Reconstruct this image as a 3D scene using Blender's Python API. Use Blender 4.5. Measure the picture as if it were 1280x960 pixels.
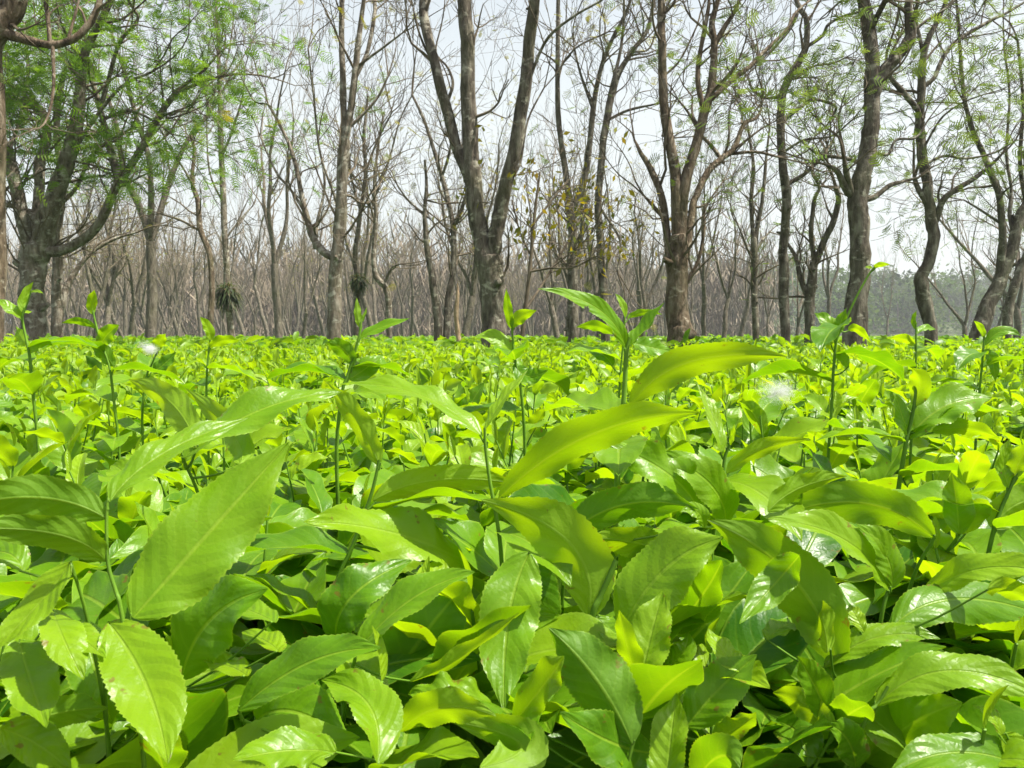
import bpy, math, random
import numpy as np
from mathutils import Vector, Matrix

# ------------------------------------------------------------------ camera, light, exposure
scene = bpy.context.scene
COL = scene.collection
for o in list(bpy.data.objects):
    bpy.data.objects.remove(o)
R = math.radians
FPX, CX, CY = 1000.0, 640.0, 480.0          # focal length and centre of the 1280 x 960 photograph
CAM_Z = 1.0
PITCH = math.atan(60 / FPX)
cam = bpy.data.cameras.new('camera')
cam.lens, cam.sensor_width = FPX / 1280 * 36, 36
cam.clip_start, cam.clip_end = 0.02, 3000
cam.dof.use_dof = True
cam.dof.focus_distance = 0.85
cam.dof.aperture_fstop = 42
camo = bpy.data.objects.new('camera', cam)
camo.location = (0, 0, CAM_Z)
camo.rotation_euler = (math.pi / 2 - PITCH, 0, 0)
COL.objects.link(camo)
scene.camera = camo

SUN_EL, SUN_AZ = R(62), R(98)               # azimuth from +Y towards +X
world = bpy.data.worlds.new('World')
scene.world = world
world.use_nodes = True
wt = world.node_tree
bg = wt.nodes['Background']
sky = wt.nodes.new('ShaderNodeTexSky')
sky.sky_type = 'NISHITA'
sky.sun_disc = False
sky.sun_elevation, sky.sun_rotation = SUN_EL, SUN_AZ
sky.air_density, sky.dust_density, sky.ozone_density = 1.0, 5.0, 1.0
# a thin veil of pale dry season haze over the sky, thickest towards the horizon
veil = wt.nodes.new('ShaderNodeMix'); veil.data_type = 'RGBA'
veil.inputs[7].default_value = (5.6, 5.95, 5.85, 1)
wtc = wt.nodes.new('ShaderNodeTexCoord'); wsep = wt.nodes.new('ShaderNodeSeparateXYZ'); wmr = wt.nodes.new('ShaderNodeMapRange')
wmr.inputs[1].default_value, wmr.inputs[2].default_value = .25, .8
wmr.inputs[3].default_value, wmr.inputs[4].default_value = .82, .1
wt.links.new(wtc.outputs['Generated'], wsep.inputs[0]); wt.links.new(wsep.outputs[2], wmr.inputs[0])
wt.links.new(wmr.outputs[0], veil.inputs[0]); wt.links.new(sky.outputs[0], veil.inputs[6])
wt.links.new(veil.outputs[2], bg.inputs[0])
bg.inputs[1].default_value = 0.085
sun = bpy.data.lights.new('sun', 'SUN')
sun.energy, sun.angle, sun.color = 5.0, R(0.6), (1.0, 0.95, 0.86)
suno = bpy.data.objects.new('sun', sun)
sd = Vector((math.sin(SUN_AZ) * math.cos(SUN_EL), math.cos(SUN_AZ) * math.cos(SUN_EL), math.sin(SUN_EL)))
suno.rotation_euler = sd.to_track_quat('Z', 'Y').to_euler()
COL.objects.link(suno)
vs = scene.view_settings
vs.view_transform, vs.look, vs.gamma, vs.use_curve_mapping = 'Standard', 'None', 1, False
vs.exposure = 1.12
cy = scene.cycles
cy.use_denoising = True
cy.max_bounces, cy.diffuse_bounces, cy.glossy_bounces = 6, 3, 2
cy.transmission_bounces, cy.transparent_max_bounces, cy.volume_bounces = 4, 4, 0
cy.sample_clamp_indirect = 4
cy.caustics_reflective = cy.caustics_refractive = False

# ------------------------------------------------------------------ helpers
rng = np.random.default_rng(7)
rnd = random.Random(11)
CAM = np.array([0, 0, CAM_Z])
cp, sp_ = math.cos(PITCH), math.sin(PITCH)
FWD, UPV, RGT = np.array([0, cp, -sp_]), np.array([0, sp_, cp]), np.array([1.0, 0, 0])

def at(px, py, d):
    """world point seen at photo pixel (px, py), d metres along the camera axis"""
    return CAM + d * (FWD + RGT * (px - CX) / FPX + UPV * (CY - py) / FPX)

def proj(p):
    v = np.asarray(p) - CAM
    d = v @ FWD
    return CX + FPX * (v @ RGT) / d, CY - FPX * (v @ UPV) / d, d

def unit(v):
    n = np.linalg.norm(v)
    return v / n if n > 1e-9 else v

class MB:
    """collects geometry; build() links it as ONE mesh object"""
    def __init__(s):
        s.V, s.F, s.T, s.UV, s.M, s.n = [], [], [], [], [], 0
    def add(s, v, f, tone=0.5, uv=None, mat=0):
        v = np.asarray(v, float).reshape(-1, 3)
        f = np.asarray(f, int)
        s.V.append(v)
        s.F.append(f + s.n)
        t = np.full(len(f), tone) if np.isscalar(tone) else np.asarray(tone, float)
        s.T.append(t)
        s.UV.append(np.zeros((len(f) * f.shape[1], 2)) if uv is None else np.asarray(uv).reshape(-1, 2))
        s.M.append(np.full(len(f), mat, int))
        s.n += len(v)
    def mesh(s, name, mats, smooth=True):
        me = bpy.data.meshes.new(name)
        V = np.concatenate(s.V) if s.V else np.zeros((0, 3))
        loops = np.concatenate([f.ravel() for f in s.F])
        tot = np.concatenate([np.full(len(f), f.shape[1]) for f in s.F])
        start = np.concatenate([[0], np.cumsum(tot)[:-1]])
        me.vertices.add(len(V)); me.vertices.foreach_set('co', V.astype(np.float32).ravel())
        me.loops.add(len(loops)); me.loops.foreach_set('vertex_index', loops.astype(np.int32))
        me.polygons.add(len(tot))
        me.polygons.foreach_set('loop_start', start.astype(np.int32))
        me.polygons.foreach_set('loop_total', tot.astype(np.int32))
        me.polygons.foreach_set('material_index', np.concatenate(s.M).astype(np.int32))
        me.polygons.foreach_set('use_smooth', np.full(len(tot), smooth))
        uvl = me.uv_layers.new(name='UVMap')
        uvl.data.foreach_set('uv', np.concatenate(s.UV).astype(np.float32).ravel())
        at_ = me.attributes.new('tone', 'FLOAT', 'FACE')
        at_.data.foreach_set('value', np.concatenate(s.T).astype(np.float32))
        me.update(calc_edges=True)
        me.validate()
        for m in (mats if isinstance(mats, (list, tuple)) else [mats]):
            me.materials.append(m)
        return me
    def build(s, name, mats, parent=None, smooth=True):
        o = bpy.data.objects.new(name, s.mesh(name, mats, smooth))
        COL.objects.link(o)
        if parent:
            o.parent = parent
        return o

def tag(o, label=None, cat=None, group=None, kind=None):
    for k, v in (('label', label), ('category', cat), ('group', group), ('kind', kind)):
        if v:
            o[k] = v
    return o

def empty(name, loc, label=None, cat=None, group=None):
    o = bpy.data.objects.new(name, None)
    o.empty_display_size = 0.05
    o.location = loc
    COL.objects.link(o)
    return tag(o, label, cat, group)

def copy_tree(o, parent=None):
    c = o.copy()
    COL.objects.link(c)
    if parent:
        c.parent = parent
    for ch in list(o.children):
        copy_tree(ch, c)
    return c

def smooth_path(pts, rad, per=4):
    """Catmull-Rom through pts"""
    P, r = np.asarray(pts, float), np.asarray(rad, float)
    if len(P) < 3:
        return P, r
    Q = np.vstack([2 * P[0] - P[1], P, 2 * P[-1] - P[-2]])
    out, ro = [], []
    for i in range(len(P) - 1):
        p0, p1, p2, p3 = Q[i:i + 4]
        for k in range(per):
            t = k / per
            out.append(.5 * (2 * p1 + (p2 - p0) * t + (2 * p0 - 5 * p1 + 4 * p2 - p3) * t * t + (3 * p1 - p0 - 3 * p2 + p3) * t ** 3))
            ro.append(r[i] * (1 - t) + r[i + 1] * t)
    out.append(P[-1]); ro.append(r[-1])
    return np.array(out), np.array(ro)

def tube(mb, P, r, sides=6, lump=0.0, tone=.5, mat=0, cap=True):
    P, r = np.asarray(P, float), np.asarray(r, float)
    n = len(P)
    T = np.gradient(P, axis=0)
    T /= np.linalg.norm(T, axis=1)[:, None] + 1e-12
    ref = np.array([0.31, .87, .38]) if abs(T[0][2]) > .8 else np.array([0.05, .02, 1.0])
    A = np.cross(T, ref); A /= np.linalg.norm(A, axis=1)[:, None] + 1e-12
    B = np.cross(T, A)
    ang = np.arange(sides) / sides * 2 * math.pi
    rr = r[:, None] * np.ones(sides)
    if lump:
        k = rng.normal(0, 1, (n, sides))
        k = (k + np.roll(k, 1, 1) + np.roll(k, 1, 0)) / 1.7
        rr = rr * (1 + lump * k)
    V = P[:, None] + rr[..., None] * (np.cos(ang)[None, :, None] * A[:, None] + np.sin(ang)[None, :, None] * B[:, None])
    i = np.arange(n - 1)[:, None] * sides
    j = np.arange(sides)[None]
    j2 = (j + 1) % sides
    F = np.stack([i + j, i + j2, i + sides + j2, i + sides + j], -1).reshape(-1, 4)
    mb.add(V.reshape(-1, 3), F, tone, mat=mat)
    if cap and sides > 3:
        c = V[-1].mean(0)
        vv = np.vstack([V[-1], c + T[-1] * r[-1] * .5])
        mb.add(vv, [[k, (k + 1) % sides, sides] for k in range(sides)], tone, mat=mat)

# ------------------------------------------------------------------ materials
def nodes(name):
    m = bpy.data.materials.new(name)
    m.use_nodes = True
    nt = m.node_tree
    nt.nodes.clear()
    def N(t, **kw):
        nd = nt.nodes.new('ShaderNode' + t)
        for k, v in kw.items():
            if k.startswith('i_'):
                key = k[2:].replace('_', ' ')
                nd.inputs[int(key) if key.isdigit() else key].default_value = v
            else:
                setattr(nd, k, v)
        return nd
    return m, nt, N, nt.links.new

def ramp(N, stops):
    r = N('ValToRGB')
    e = r.color_ramp.elements
    while len(e) < len(stops):
        e.new(.5)
    for el, (p, c) in zip(e, stops):
        el.position, el.color = p, (*c, 1)
    return r

def leaf_material(name, stops, transl=.45, rough=.3, veins=True, tint=(1.95, 1.78, .35), spec=.34):
    m, nt, N, L = nodes(name)
    out = N('OutputMaterial')
    att = N('Attribute', attribute_name='tone')
    rp = ramp(N, stops)
    tc = N('TexCoord')
    ns = N('TexNoise', i_Scale=42.0, i_Detail=3.0)
    L(tc.outputs['Object'], ns.inputs['Vector'])
    ad = N('Math', operation='MULTIPLY_ADD', i_1=.5, i_2=-.25)
    L(ns.outputs[0], ad.inputs[0])
    sm = N('Math', operation='ADD', use_clamp=True)
    L(att.outputs['Fac'], sm.inputs[0]); L(ad.outputs[0], sm.inputs[1])
    L(sm.outputs[0], rp.inputs[0])
    col = rp.outputs[0]
    pr = N('BsdfPrincipled')
    pr.inputs['Specular IOR Level'].default_value = spec
    if veins:
        sep = N('SeparateXYZ')
        L(tc.outputs['UV'], sep.inputs[0])
        au = N('Math', operation='ABSOLUTE')
        L(sep.outputs[0], au.inputs[0])
        # lateral veins: sin(2 pi (11 t - 3 |u|))
        wn = N('TexNoise', i_Scale=45.0, i_Detail=1.0); L(tc.outputs['Object'], wn.inputs['Vector'])
        wa = N('Math', operation='MULTIPLY_ADD', i_1=.9); L(wn.outputs[0], wa.inputs[0])
        a1 = N('Math', operation='MULTIPLY', i_1=7.5)
        L(sep.outputs[1], a1.inputs[0]); L(a1.outputs[0], wa.inputs[2])
        ap = N('Math', operation='POWER', i_1=1.4); L(au.outputs[0], ap.inputs[0])
        a2 = N('Math', operation='MULTIPLY_ADD', i_1=-1.7)
        L(ap.outputs[0], a2.inputs[0]); L(wa.outputs[0], a2.inputs[2])
        fr = N('Math', operation='PINGPONG', i_1=.5)
        L(a2.outputs[0], fr.inputs[0])                     # 0 .. .5, 0 on the vein
        vn = N('MapRange', interpolation_type='SMOOTHSTEP')
        vn.inputs[1].default_value, vn.inputs[2].default_value = 0.0, 0.13
        vn.inputs[3].default_value, vn.inputs[4].default_value = 1.0, 0.0
        L(fr.outputs[0], vn.inputs[0])
        mr = N('MapRange', interpolation_type='SMOOTHSTEP')
        mr.inputs[1].default_value, mr.inputs[2].default_value = 0.02, 0.085
        mr.inputs[3].default_value, mr.inputs[4].default_value = 1.0, 0.0
        L(au.outputs[0], mr.inputs[0])
        ed = N('MapRange')
        ed.inputs[1].default_value, ed.inputs[2].default_value = 0.93, 1.0
        ed.inputs[3].default_value, ed.inputs[4].default_value = 0.0, .6
        L(au.outputs[0], ed.inputs[0])
        vw = N('Math', operation='MULTIPLY', i_1=.11); L(vn.outputs[0], vw.inputs[0])
        mw = N('Math', operation='MULTIPLY', i_1=.62); L(mr.outputs[0], mw.inputs[0])
        mx = N('Math', operation='MAXIMUM'); L(vw.outputs[0], mx.inputs[0]); L(mw.outputs[0], mx.inputs[1])
        mx2 = N('Math', operation='MAXIMUM'); L(mx.outputs[0], mx2.inputs[0]); L(ed.outputs[0], mx2.inputs[1])
        mc = N('Mix', data_type='RGBA')
        L(mx2.outputs[0], mc.inputs[0]); L(col, mc.inputs[6])
        mc.inputs[7].default_value = (.24, .37, .03, 1)
        col = mc.outputs[2]
        # scattered blemishes and browned nibbles towards the margin
        nb = N('TexNoise', i_Scale=95.0, i_Detail=3.0, i_Roughness=.7); L(tc.outputs['Object'], nb.inputs['Vector'])
        ue = N('Math', operation='MULTIPLY_ADD', i_1=.09); L(au.outputs[0], ue.inputs[0]); L(nb.outputs[0], ue.inputs[2])
        bl = N('MapRange', interpolation_type='SMOOTHSTEP')
        bl.inputs[1].default_value, bl.inputs[2].default_value = .715, .77
        bl.inputs[4].default_value = .75
        L(ue.outputs[0], bl.inputs[0])
        mb2 = N('Mix', data_type='RGBA'); L(bl.outputs[0], mb2.inputs[0]); L(col, mb2.inputs[6]); mb2.inputs[7].default_value = (.16, .11, .02, 1)
        col = mb2.outputs[2]
        # relief: blade puffs up between the veins
        puff = N('Math', operation='MULTIPLY', i_1=2.0); L(fr.outputs[0], puff.inputs[0])
        ns2 = N('TexNoise', i_Scale=260.0, i_Detail=2.0); L(tc.outputs['Object'], ns2.inputs['Vector'])
        vo = N('TexVoronoi', feature='DISTANCE_TO_EDGE', i_Scale=330.0); L(tc.outputs['Object'], vo.inputs['Vector'])
        v1 = N('Math', operation='MULTIPLY_ADD', i_1=.8); L(vo.outputs['Distance'], v1.inputs[0]); L(puff.outputs[0], v1.inputs[2])
        h = N('Math', operation='MULTIPLY_ADD', i_1=.35); L(ns2.outputs[0], h.inputs[0]); L(v1.outputs[0], h.inputs[2])
        h2 = N('Math', operation='MULTIPLY_ADD', i_1=-1.3); L(mr.outputs[0], h2.inputs[0]); L(h.outputs[0], h2.inputs[2])
        bp = N('Bump', i_Strength=.6, i_Distance=.00045)
        L(h2.outputs[0], bp.inputs['Height'])
        L(bp.outputs[0], pr.inputs['Normal'])
    geo = N('NewGeometry')
    und = N('Mix', data_type='RGBA', blend_type='MIX')
    und.inputs[7].default_value = (.12, .24, .02, 1)
    uf = N('Math', operation='MULTIPLY', i_1=.35); L(geo.outputs['Backfacing'], uf.inputs[0])
    L(uf.outputs[0], und.inputs[0]); L(col, und.inputs[6])
    L(und.outputs[2], pr.inputs['Base Color'])
    rg = N('Math', operation='MULTIPLY_ADD', i_1=.2, i_2=rough); L(geo.outputs['Backfacing'], rg.inputs[0])
    rn = N('TexNoise', i_Scale=150.0, i_Detail=4.0, i_Roughness=.7); L(tc.outputs['Object'], rn.inputs['Vector'])
    rg2 = N('Math', operation='MULTIPLY_ADD', i_1=.34, i_2=-.10); L(rn.outputs[0], rg2.inputs[0])
    rg3 = N('Math', operation='ADD'); L(rg.outputs[0], rg3.inputs[0]); L(rg2.outputs[0], rg3.inputs[1])
    L(rg3.outputs[0], pr.inputs['Roughness'])
    tr = N('BsdfTranslucent')
    tm = N('Mix', data_type='RGBA', blend_type='MULTIPLY'); tm.inputs[0].default_value = 1
    L(col, tm.inputs[6]); tm.inputs[7].default_value = (*tint, 1)
    L(tm.outputs[2], tr.inputs[0])
    ms = N('MixShader'); ms.inputs[0].default_value = transl
    L(pr.outputs[0], ms.inputs[1]); L(tr.outputs[0], ms.inputs[2])
    L(ms.outputs[0], out.inputs[0])
    return m

def bark_material(name, dark, mid, pale, lichen=.5, scale=1.0):
    m, nt, N, L = nodes(name)
    out = N('OutputMaterial')
    pr = N('BsdfPrincipled', i_Roughness=.9)
    pr.inputs['Specular IOR Level'].default_value = .15
    tc = N('TexCoord')
    mp = N('Mapping'); mp.inputs['Scale'].default_value = (14 * scale, 14 * scale, 4 * scale)
    L(tc.outputs['Object'], mp.inputs[0])
    n1 = N('TexNoise', i_Scale=1.0, i_Detail=6.0, i_Roughness=.65); L(mp.outputs[0], n1.inputs['Vector'])
    rp = ramp(N, [(.32, dark), (.5, mid), (.72, tuple(.5 * (a + b) for a, b in zip(mid, pale)))])
    L(n1.outputs[0], rp.inputs[0])
    mp2 = N('Mapping'); mp2.inputs['Scale'].default_value = (6.5 * scale, 6.5 * scale, 10 * scale)
    L(tc.outputs['Object'], mp2.inputs[0])
    n2 = N('TexNoise', i_Scale=1.0, i_Detail=5.0, i_Roughness=.6, i_Distortion=.4); L(mp2.outputs[0], n2.inputs['Vector'])
    li = N('MapRange', interpolation_type='SMOOTHSTEP')
    li.inputs[1].default_value, li.inputs[2].default_value = .62 - lichen * .16, .74 - lichen * .1
    L(n2.outputs[0], li.inputs[0])
    lw = N('Math', operation='MULTIPLY', i_1=.9); L(li.outputs[0], lw.inputs[0])
    mx = N('Mix', data_type='RGBA')
    L(lw.outputs[0], mx.inputs[0]); L(rp.outputs[0], mx.inputs[6]); mx.inputs[7].default_value = (*pale, 1)
    # moss tint in broad patches
    n3 = N('TexNoise', i_Scale=1.3, i_Detail=3.0); L(tc.outputs['Object'], n3.inputs['Vector'])
    gm = N('MapRange'); gm.inputs[1].default_value, gm.inputs[2].default_value = .5, .75
    gm.inputs[4].default_value = .45
    L(n3.outputs[0], gm.inputs[0])
    mg = N('Mix', data_type='RGBA'); L(gm.outputs[0], mg.inputs[0]); L(mx.outputs[2], mg.inputs[6])
    mg.inputs[7].default_value = (.10, .115, .04, 1)
    L(mg.outputs[2], pr.inputs['Base Color'])
    bp = N('Bump', i_Strength=1.0, i_Distance=.05); L(n1.outputs[0], bp.inputs['Height'])
    L(bp.outputs[0], pr.inputs['Normal'])
    L(pr.outputs[0], out.inputs[0])
    return m

def plain(name, c1, c2, scale, rough=.9):
    m, nt, N, L = nodes(name)
    out = N('OutputMaterial'); pr = N('BsdfPrincipled', i_Roughness=rough)
    pr.inputs['Specular IOR Level'].default_value = .25
    tc = N('TexCoord'); ns = N('TexNoise', i_Scale=scale, i_Detail=6.0)
    L(tc.outputs['Object'], ns.inputs['Vector'])
    rp = ramp(N, [(.35, c1), (.65, c2)])
    L(ns.outputs[0], rp.inputs[0]); L(rp.outputs[0], pr.inputs['Base Color'])
    L(pr.outputs[0], out.inputs[0])
    return m

M_TEA = leaf_material('tea_leaf', [(0, (.036, .13, .006)), (.45, (.118, .25, .006)), (1, (.225, .36, .008))])
M_TEAFAR = leaf_material('tea_leaf_far', [(0, (.040, .135, .006)), (.45, (.122, .25, .008)), (1, (.225, .35, .012))], veins=False, rough=.36)
M_STEM = plain('tea_stem', (.065, .15, .008), (.12, .24, .015), 40, .6)
M_WOOD = plain('tea_wood', (.045, .032, .02), (.10, .075, .05), 60)
M_SOIL = plain('soil', (.018, .013, .009), (.05, .036, .025), 6)
M_BARK = bark_material('bark', (.032, .027, .019), (.105, .089, .067), (.40, .38, .30))
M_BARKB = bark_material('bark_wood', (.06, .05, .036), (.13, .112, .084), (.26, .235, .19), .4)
M_BARKP = bark_material('bark_pale', (.055, .045, .032), (.155, .13, .095), (.42, .40, .33), .75)
M_BARKR = bark_material('bark_red', (.034, .026, .017), (.125, .093, .06), (.38, .34, .26), .35)
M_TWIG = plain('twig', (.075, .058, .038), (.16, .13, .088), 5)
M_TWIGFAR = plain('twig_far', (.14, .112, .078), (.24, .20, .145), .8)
M_FOL = leaf_material('albizia_leaf', [(0, (.05, .115, .016)), (.5, (.115, .22, .025)), (1, (.19, .30, .04))], transl=.5, rough=.55, veins=False, spec=.2, tint=(1.4, 1.4, .6))
M_PALE = leaf_material('albizia_leaf_pale', [(0, (.06, .10, .025)), (.5, (.11, .165, .035)), (1, (.17, .23, .05))], transl=.45, rough=.6, veins=False, spec=.1, tint=(1.3, 1.3, .7))
M_OLIVE = leaf_material('flush_leaf', [(0, (.10, .10, .03)), (.5, (.15, .155, .045)), (1, (.20, .19, .055))], transl=.5, rough=.6, veins=False, spec=.2)
M_RUST = leaf_material('old_leaf', [(0, (.09, .10, .02)), (.6, (.24, .19, .02)), (1, (.42, .14, .015))], transl=.45, rough=.5, veins=False, spec=.3)
M_FERN = leaf_material('epiphyte_leaf', [(0, (.02, .035, .01)), (.7, (.05, .075, .02)), (1, (.12, .085, .04))], transl=.25, rough=.5, veins=False)
M_FLOSS = plain('floss', (.72, .74, .74), (.85, .86, .86), 30)

# ------------------------------------------------------------------ setting
mb = MB()
xs = np.concatenate([-np.geomspace(900, 3, 24), np.linspace(-2, 2, 5), np.geomspace(3, 900, 24)])
ysr = np.concatenate([[-60, -20, -6], np.linspace(-2, 6, 9), np.geomspace(8, 1500, 40)])
X, Y = np.meshgrid(xs, ysr)
Z = np.zeros_like(X)
mb.add(np.stack([X, Y, Z], -1), [[j * len(xs) + i, j * len(xs) + i + 1, (j + 1) * len(xs) + i + 1, (j + 1) * len(xs) + i]
       for j in range(len(ysr) - 1) for i in range(len(xs) - 1)])
tag(mb.build('ground', M_SOIL), kind='structure')

def hill_z(x, y):
    return 15 * np.exp(-((y - 285) / 70) ** 2) * (1 / (1 + np.exp(-(x + 20) / 25))) * (1 + .15 * np.sin(x / 33) + .1 * np.sin(x / 14 + 1)) - .3
mb = MB()
xs = np.linspace(-180, 420, 61); ysr = np.linspace(175, 520, 30)
X, Y = np.meshgrid(xs, ysr)
mb.add(np.stack([X, Y, hill_z(X, Y)], -1), [[j * 61 + i, j * 61 + i + 1, (j + 1) * 61 + i + 1, (j + 1) * 61 + i] for j in range(29) for i in range(60)])
tag(mb.build('hill', plain('hill_soil', (.03, .05, .015), (.07, .09, .03), .3)), kind='structure')

# ------------------------------------------------------------------ trees
def grow(mb, p, d, length, r, lvl, ends, tropism=.12, wander=.22, kids=4, minr=.004, tone=.5):
    n = 5 if lvl > 0 else 4
    P, rr = [np.array(p, float)], [r]
    d = unit(np.array(d, float))
    spawn = []
    for i in range(n):
        d = unit(d + rng.normal(0, wander, 3) + np.array([0, 0, tropism]))
        P.append(P[-1] + d * length / n)
        rr.append(max(minr * .7, r * (1 - .75 * (i + 1) / n)))
        spawn.append((P[-1], d.copy(), rr[-1]))
    per = 2 if lvl > 1 else 1
    PP, RR = smooth_path(P, rr, per)
    tube(mb, PP, RR, 5 if lvl > 1 else (4 if lvl == 1 else 3), tone=tone, cap=False)
    if lvl <= 0:
        ends.append((P[-1], d)); ends.append((P[-3], d))
        return
    for k in range(kids):
        i = min(n - 1, int(rnd.triangular(0, n, n * .75)))
        q, dd, r2 = spawn[i]
        side = unit(np.cross(dd, rng.normal(0, 1, 3)))
        a = rnd.uniform(.5, 1.0)
        nd = unit(dd * math.cos(a) + side * math.sin(a) + np.array([0, 0, .1]))
        grow(mb, q, nd, length * rnd.uniform(.45, .75), max(minr, min(r2, r * .55) * .8), lvl - 1, ends, tropism, wander, kids, minr, tone)

def feather(mb, p, d, size, tone, pairs=6, mat=1, wid=.085):
    """a pinnate leaf: pairs of narrow leaflets either side of a drooping rachis"""
    d = unit(np.array([d[0], d[1], d[2] * .4 - .1]) + rng.normal(0, .6, 3))
    s = unit(np.cross(d, [0, 0, 1]) + rng.normal(0, .55, 3))
    up = np.cross(s, d)
    V, F = [], []
    for k in range(pairs):
        t = (k + 1) / pairs
        b = p + d * size * t - np.array([0, 0, .25]) * size * t * t
        ll = size * .5 * math.sin(math.pi * (.15 + .75 * t))
        for sg in (-1, 1):
            e = b + (s * sg * .9 + d * .5 - up * rnd.uniform(0, .3)) * ll
            w = d * size * wid * .5
            i = len(V)
            V += [b - w, e - w * .6, e + w * .6, b + w]
            F.append([i, i + 1, i + 2, i + 3])
    mb.add(V, F, tone, mat=mat)

def leaflet(mb, p, size, tone, mat=1, hang=.3):
    d = unit(rng.normal(0, 1, 3) - np.array([0, 0, hang]))
    s = unit(np.cross(d, rng.normal(0, 1, 3)))
    m = p + d * size * .5
    mb.add([p, m + s * size * .22, p + d * size, m - s * size * .22], [[0, 1, 2, 3]], tone, mat=mat)

def traced_tree(name, label, D, limbs, bark=M_BARK, twig_len=1.3, twigs=1.0, lvl=2, leafy=0.0, leaf_mat=M_PALE,
                leaf_size=.17, leaf_tone=(.3, .9), sprout=.35, jit=.35, flat=False, kids=4, seed=0, cat='tree', group=None,
                extend=True, spread=1.0, leaf_ymax=600):
    """limbs: lists of (x, y, width) photo pixels at depth D; the first is the trunk"""
    global rng
    rng = np.random.default_rng(100 + seed)
    rnd.seed(500 + seed)
    x0, y0, w0 = limbs[0][0]
    base = at(x0, y0, D); base[2] = 0
    root = empty(name, base, label, cat, group)
    crown, ends = MB(), []
    H0 = D / FPX
    depth_at = []                        # known points (px, depth) so limbs start on their parent
    for li, lim in enumerate(limbs):
        lim = list(lim)
        if li == 0:
            P0 = [np.array([base[0], base[1], -.05])]
            R0 = [w0 * H0 * .5 * 1.25]
            dd = np.zeros(len(lim))
        else:
            # depth of the nearest known point, then drift away from it
            sx, sy = lim[0][0], lim[0][1]
            dep = min(depth_at, key=lambda q: (q[0] - sx) ** 2 + (q[1] - sy) ** 2)[2]
            drift = rnd.uniform(-1, 1) * jit
            dd = dep + drift * np.linspace(0, 1, len(lim)) ** 1.2 * len(lim) * .35
            P0, R0 = [], []
        for (x, y, w), e in zip(lim, dd):
            P0.append(at(x, y, D + e)); R0.append(w * .5 * (D + e) / FPX)
            depth_at.append((x, y, e))
        if li > 0:                        # root the limb inside its parent
            P0.insert(0, P0[0] - unit(P0[1] - P0[0]) * R0[0] * 2.4); R0.insert(0, R0[0] * .7)
        top_out = lim[-1][1] < 30 and extend
        if top_out:
            d = unit(P0[-1] - P0[-2])
            for k in range(3):
                d = unit(d + rng.normal(0, .12, 3))
                P0.append(P0[-1] + d * .8); R0.append(R0[-1] * .75)
        P, r = smooth_path(P0, R0, 5)
        # keep it from looking like a pipe
        k = np.arange(len(P))
        wob = np.stack([np.sin(k * .9 + li), np.sin(k * .7 + 2 * li), 0 * k], -1) * r[:, None] * .06
        mbt = MB()
        if li == 0:
            r = r * (1 + .28 * np.exp(-np.arange(len(r)) / 2.2))
        tube(mbt, P + wob - base, r, 12 if r.max() > .08 else 8, lump=.05)
        for q in range((3 if li == 0 else 1) if len(P) > 8 else 0):      # dead snags and old branch stubs
            i = rnd.randint(len(P) // 4, len(P) - 3)
            if r[i] < .03: continue
            a_ = rnd.uniform(0, 6.28); o_ = np.array([math.cos(a_), math.sin(a_), rnd.uniform(.1, .8)])
            q0 = P[i] + wob[i] - base
            tube(mbt, [q0, q0 + o_ * r[i] * 1.15, q0 + o_ * r[i] * rnd.uniform(1.3, 1.9)], [r[i] * .5, r[i] * .33, r[i] * .22], 7, lump=.15)
        mbt.build('trunk' if li == 0 else 'limb', bark, root)
        # side branches and a spray at the end
        L = len(P)
        seglen = np.linalg.norm(np.diff(P, axis=0), axis=1).sum()
        nb = int(seglen * 1.5 * twigs) + 1
        for b in range(nb):
            i = rnd.randint(int(L * (.55 if li == 0 else .3)), L - 2)
            dd2 = unit(P[i + 1] - P[i])
            side = unit(np.cross(dd2, rng.normal(0, 1, 3)))
            a = rnd.uniform(.5, 1.15)
            nd = dd2 * math.cos(a) + side * math.sin(a)
            grow(crown, P[i] - base, nd, twig_len * rnd.uniform(.5, 1.1) * spread, min(r[i] * .45, .022), lvl - (1 if rnd.random() < .5 else 0), ends,
                 tropism=0.0 if flat else .12, kids=kids)
        dl = unit(P[-1] - P[-2])
        if li > 0 or len(limbs) == 1:
            for q in range(2):
                grow(crown, P[-1] - base, dl + rng.normal(0, .3, 3), twig_len * rnd.uniform(.8, 1.3) * spread, min(r[-1] * .8, .03), lvl, ends, tropism=0.02 if flat else .12, kids=kids)
    if leafy > 0:
        for p, d in ends:
            if rnd.random() < sprout and proj(p + base)[1] < leaf_ymax:
                for q in range(max(1, int(leafy * rnd.uniform(.5, 1.5)))):
                    feather(crown, p + rng.normal(0, .12, 3), d, leaf_size * rnd.uniform(.6, 1.2), rnd.uniform(*leaf_tone))
    crown.build('crown', [M_TWIG, leaf_mat], root, smooth=False)
    return root

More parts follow.
